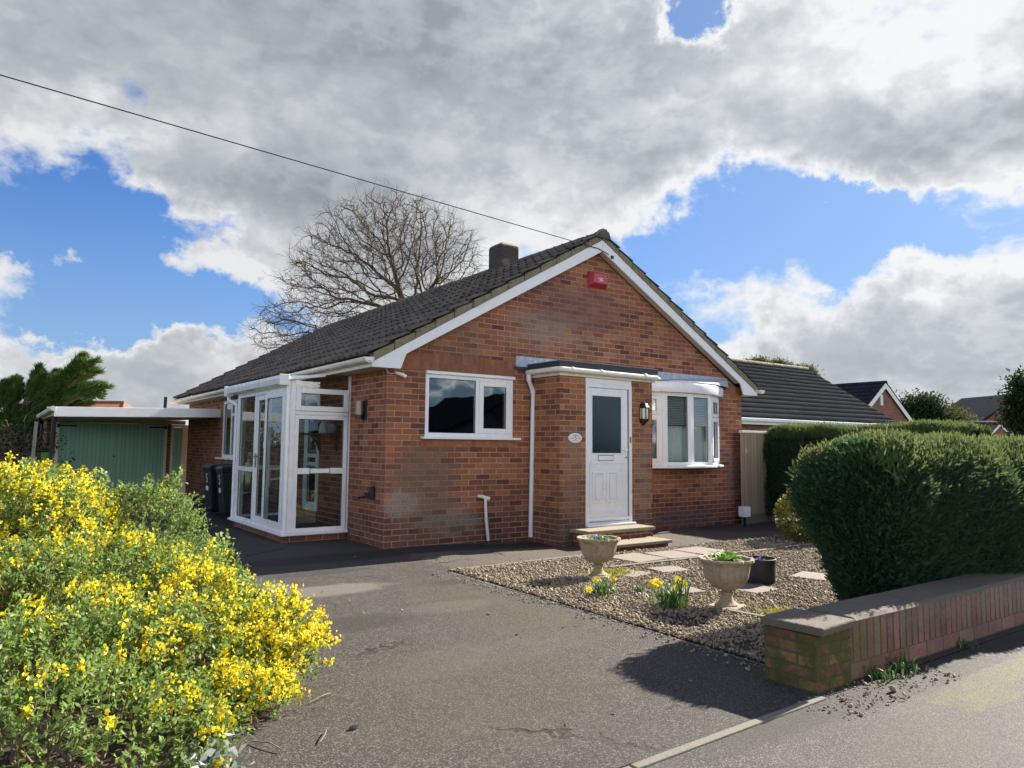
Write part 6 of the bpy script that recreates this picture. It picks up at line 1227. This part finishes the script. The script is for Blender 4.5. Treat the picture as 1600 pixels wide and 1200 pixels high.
# long low dark-roofed house far off, with a small gabled porch
def oriented(c, yaw): return Basis((c[0], c[1], 0), (math.cos(yaw), math.sin(yaw), 0), (0, 0, 1), (math.sin(yaw), -math.cos(yaw), 0))
fr = thing('far_dark_roofed_house', 'long low house with a dark blue grey roof far beyond the hedge', 'house', tuple(at(1510, 700, 66)*np.array([1, 1, 0])))
pa, pb = at(1420, 663, 66), at(1680, 655, 66); yaw = math.atan2(pb[1]-pa[1], pb[0]-pa[0]); zr = (pa[2]+pb[2])/2; BF = oriented(pa, yaw); Lf = np.linalg.norm((pb-pa)[:2])
mb = MB(); mb.lbox(BF, 0.3, Lf-0.3, -0.1, zr-2.0, -7.0, 0.0+2.6); mb.build('wall', M['brick_neigh'], fr, uv='box')
o = BF(0, zr-2.1, 3.0); tile_slope('roof_slope', o, BF.a, -BF.n*3.0+Vector((0, 0, 2.1)), Lf, math.hypot(3.0, 2.1), M['tile3'], fr, roll=0.33, per=4, course=0.36, seed=8)
o = BF(0, zr-2.1, -7.0); tile_slope('roof_slope', o, BF.a, BF.n*7.0+Vector((0, 0, 2.1)), Lf, math.hypot(7.0, 2.1), M['tile3'], fr, roll=0.66, per=4, course=0.5, seed=9)
ridge_run(fr, BF(0, zr+0.02, 0), BF(Lf, zr+0.02, 0), 0.13, M['mortar_moss'])
ap = at(1562, 662.5, 62); le = at(1547, 678, 62); hw = 15*62/FPX; hz = ap[2]-le[2]; BP_ = oriented(ap, yaw)
mb = MB(); mb.prism([(-hw, ap[2]-hz-1.5), (hw, ap[2]-hz-1.5), (hw, ap[2]-hz), (0, ap[2]-0.1), (-hw, ap[2]-hz)], BP_, -1.5, 0); pg = mb.build('gabled_porch', M['brick_neigh'], fr, uv='box')
mb = MB(); 
for s in (1, -1): mb.prism([(-s*hw*1.1, ap[2]-hz*1.1), (0, ap[2]), (0, ap[2]-0.16), (-s*hw*1.1, ap[2]-hz*1.1-0.16)], BP_, 0.001, 0.1)
mb.build('bargeboard', M['white'], pg)
# gable rising at the far side
fg = thing('far_gable_house', 'pinkish brick gable end rising behind the far dark roof', 'house', tuple(at(1590, 690, 74)*np.array([1, 1, 0])))
pa = at(1522, 665, 74); pk = at(1592, 619, 74); BG = oriented(pk, yaw+0.1); hw = 74*72/FPX; dz = pk[2]-pa[2]
mb = MB(); mb.prism([(-hw, -0.1), (hw, -0.1), (hw, pk[2]-dz), (0, pk[2]), (-hw, pk[2]-dz)], BG, -8, 0); mb.build('wall', M['brick_neigh'], fg, uv='box')
mb = MB()
for s in (1, -1): mb.prism([(-s*hw*1.06, pk[2]-dz*1.06), (0, pk[2]+0.02), (0, pk[2]+0.30), (-s*hw*1.06, pk[2]-dz*1.06+0.28)], BG, -8.2, 0.2)
mb.build('roof', M['tile2'], fg)
# hipped terracotta roof beyond the garage
th = thing('terracotta_roofed_house', 'house with a hipped terracotta roof just showing over the garage canopy', 'house', tuple(at(155, 690, 46)*np.array([1, 1, 0])))
sc = 46/FPX; c = at(155, 637, 46); zt = at(155, 627.5, 46)[2]; BT = oriented(c, -0.6); rx, ex = 27*sc, 37*sc*1.9; dz_ = (zt-c[2])
e = 1.9; k_ = 3.4; ez = zt-dz_*k_; hwid = 27*sc+ (10*sc)*k_
mb = MB(); vs = [BT(-hwid, ez, 2.2), BT(hwid, ez, 2.2), BT(hwid, ez, -4.0), BT(-hwid, ez, -4.0), BT(-rx, zt, -0.9), BT(rx, zt, -0.9)]
mb.add(vs, [(0, 1, 5, 4), (1, 2, 5), (2, 3, 4, 5), (3, 0, 4), (3, 2, 1, 0)]); mb.build('hipped_roof', M['terracotta'], th)
mb = MB(); mb.tube([BT(-rx, zt+0.03, -0.9), BT(rx, zt+0.03, -0.9)], 0.09, 8); mb.tube([vs[0], vs[4]], 0.07, 6); mb.tube([vs[1], vs[5]], 0.07, 6); mb.build('ridge_tiles', M['terracotta'], th)
mb = MB(); mb.lbox(BT, -hwid+0.3, hwid-0.3, -0.1, ez-0.001, -3.7, 1.9); mb.build('wall', M['render'], th)
# house across the road, seen mirrored in the kitchen window
ac = gable_house('opposite_house', 'dark-roofed house across the road mirrored in the kitchen window glass', 16.8, -27.0, 3.8, 0.44, 4.3, 7.0, 2.4, M['tile3'], M['tile3'], vent=False)  # walls and garage take the dark tile colour to stand for their shade
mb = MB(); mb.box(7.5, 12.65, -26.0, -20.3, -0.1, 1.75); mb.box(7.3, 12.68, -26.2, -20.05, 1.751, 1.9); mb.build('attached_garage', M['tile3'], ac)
# ------------------------------------------------------------------ poles, cable, back garden bits
A, Bp = at(0, 117, 6.5), np.array([3.50, -0.15, 4.40]); A0_ = A+(A-Bp)*0.25; pts = []
for i in range(41):
    f = i/40; p = A0_*(1-f)+Bp*f; p = p-np.array([0, 0, 0.14*4*f*(1-f)*0.0]); pts.append(tuple(p))
mb = MB(); mb.tube(pts, 0.0062, 6); tag(mb.build('overhead_cable', M['cable']), 'thin dark overhead telephone cable running to the gable apex', 'cable')
br = thing('cable_bracket', 'small dark cable bracket screwed to the bargeboard apex', 'bracket', (3.55, -0.15, 4.38))
mb = MB(); mb.tube([(3.50, -0.15, 4.40), (3.58, -0.165, 4.37), (3.72, -0.16, 4.335)], 0.006, 6); mb.box(3.775, 3.82, -0.165, -0.1425, 4.285, 4.33); mb.build('hook', M['cable'], br)
p = at(257, 636, 21.5); mb = MB(); mb.cyl((p[0], p[1], 1.5), (p[0]+0.02, p[1], at(259, 620, 21.5)[2]), 0.045, 8); tag(mb.build('vent_pipe', M['black']), 'thin dark vent pipe standing above the canopy beside the house roof', 'pipe')
p = at(62, 706, 15.5); mb = MB(); mb.box(p[0]-0.10, p[0]+0.22, p[1]-0.2, p[1]+0.2, 0, p[2]); mb.box(p[0]-0.12, p[0]+0.24, p[1]-0.22, p[1]+0.22, p[2]+0.001, p[2]+0.04); tag(mb.build('compost_bin', M['greenbin'], bevel=0.02), 'dark green lidded bin beside the garage wall', 'bin')
p = at(72, 707, 15.0); mb = MB(); mb.lathe([(0.07, 0), (0.085, p[2]-0.02), (0.09, p[2])], (p[0], p[1], 0), 18); tag(mb.build('lime_tub', M['limebin'], smooth=True), 'lime green tub standing between the dark bin and the black canopy post', 'tub')
p0, p1 = at(52, 708, 15.2), at(57, 659, 15.2); mb = MB(); mb.tube([(p0[0], p0[1], 0), tuple(p0), tuple(p1)], 0.045, 4); tag(mb.build('leaning_post', M['render']), 'pale leaning wooden post below the cypress', 'post')
p0, p1 = at(-60, 712, 15.5), at(47, 716, 15.5); d = Vector(p1-p0); d.z = 0; Lf = d.length; Bq = Basis((p0[0], p0[1], 0), d, (0, 0, 1), Vector((d.y, -d.x, 0)))
mb = MB()
for z in (0.15, 0.42, 0.69): mb.lbox(Bq, 0, Lf, z, z+0.22, -0.02, 0.02)
bf = tag(mb.build('board_fence', M['oldwood'], bevel=0.006), 'low brown board fence behind the yellow bush', 'fence')
mb = MB(); mb.lbox(Bq, Lf-0.09, Lf+0.02, 0, 1.08, -0.07, -0.021); mb.build('post', M['oldwood'], bf)
# tall evergreen screen on the drive's far side: out of frame, mirrored in the porch doors and the cause of their dark greens
crown('evergreen_screen', 'tall evergreen screen across the driveway mirrored in the porch glass', [(-900, 640, 420, 90), (-500, 650, 420, 80)], 9.0, 9000, M['leaf_hedge'], (0.12, 0.26), 0.4, seed=50, cat='hedge')
# ------------------------------------------------------------------ plain words for the setting and the uncountable stuff
for nm, lab, cat in (('ground', 'rough green ground stretching away around the houses', 'ground'), ('road', 'grey speckled road and pavement tarmac in front of the garden wall', 'road'),
    ('driveway', 'grey brown tarmac driveway beside the bungalow', 'driveway'), ('path', 'tarmac path along the front of the bungalow below the steps', 'path'), ('soil', 'dark soil under the yellow flowering bush', 'soil'),
    ('gravel_bed', 'soil base of the gravel front garden', 'garden bed'), ('gravel', 'brown pea gravel covering the front garden around the urns', 'gravel'), ('far_gravel', 'brown gravel under the hedge by the golden shrub', 'gravel'),
    ('stray_gravel', 'stray gravel stones along the driveway edge', 'gravel'), ('loose_chippings', 'loose stone chippings at the foot of the mossy pillar', 'gravel'), ('leaf_litter', 'scattered brown leaf litter on the tarmac and gravel', 'leaf litter')):
    o = bpy.data.objects.get(nm)
    if o: o['label'] = lab; o['category'] = cat
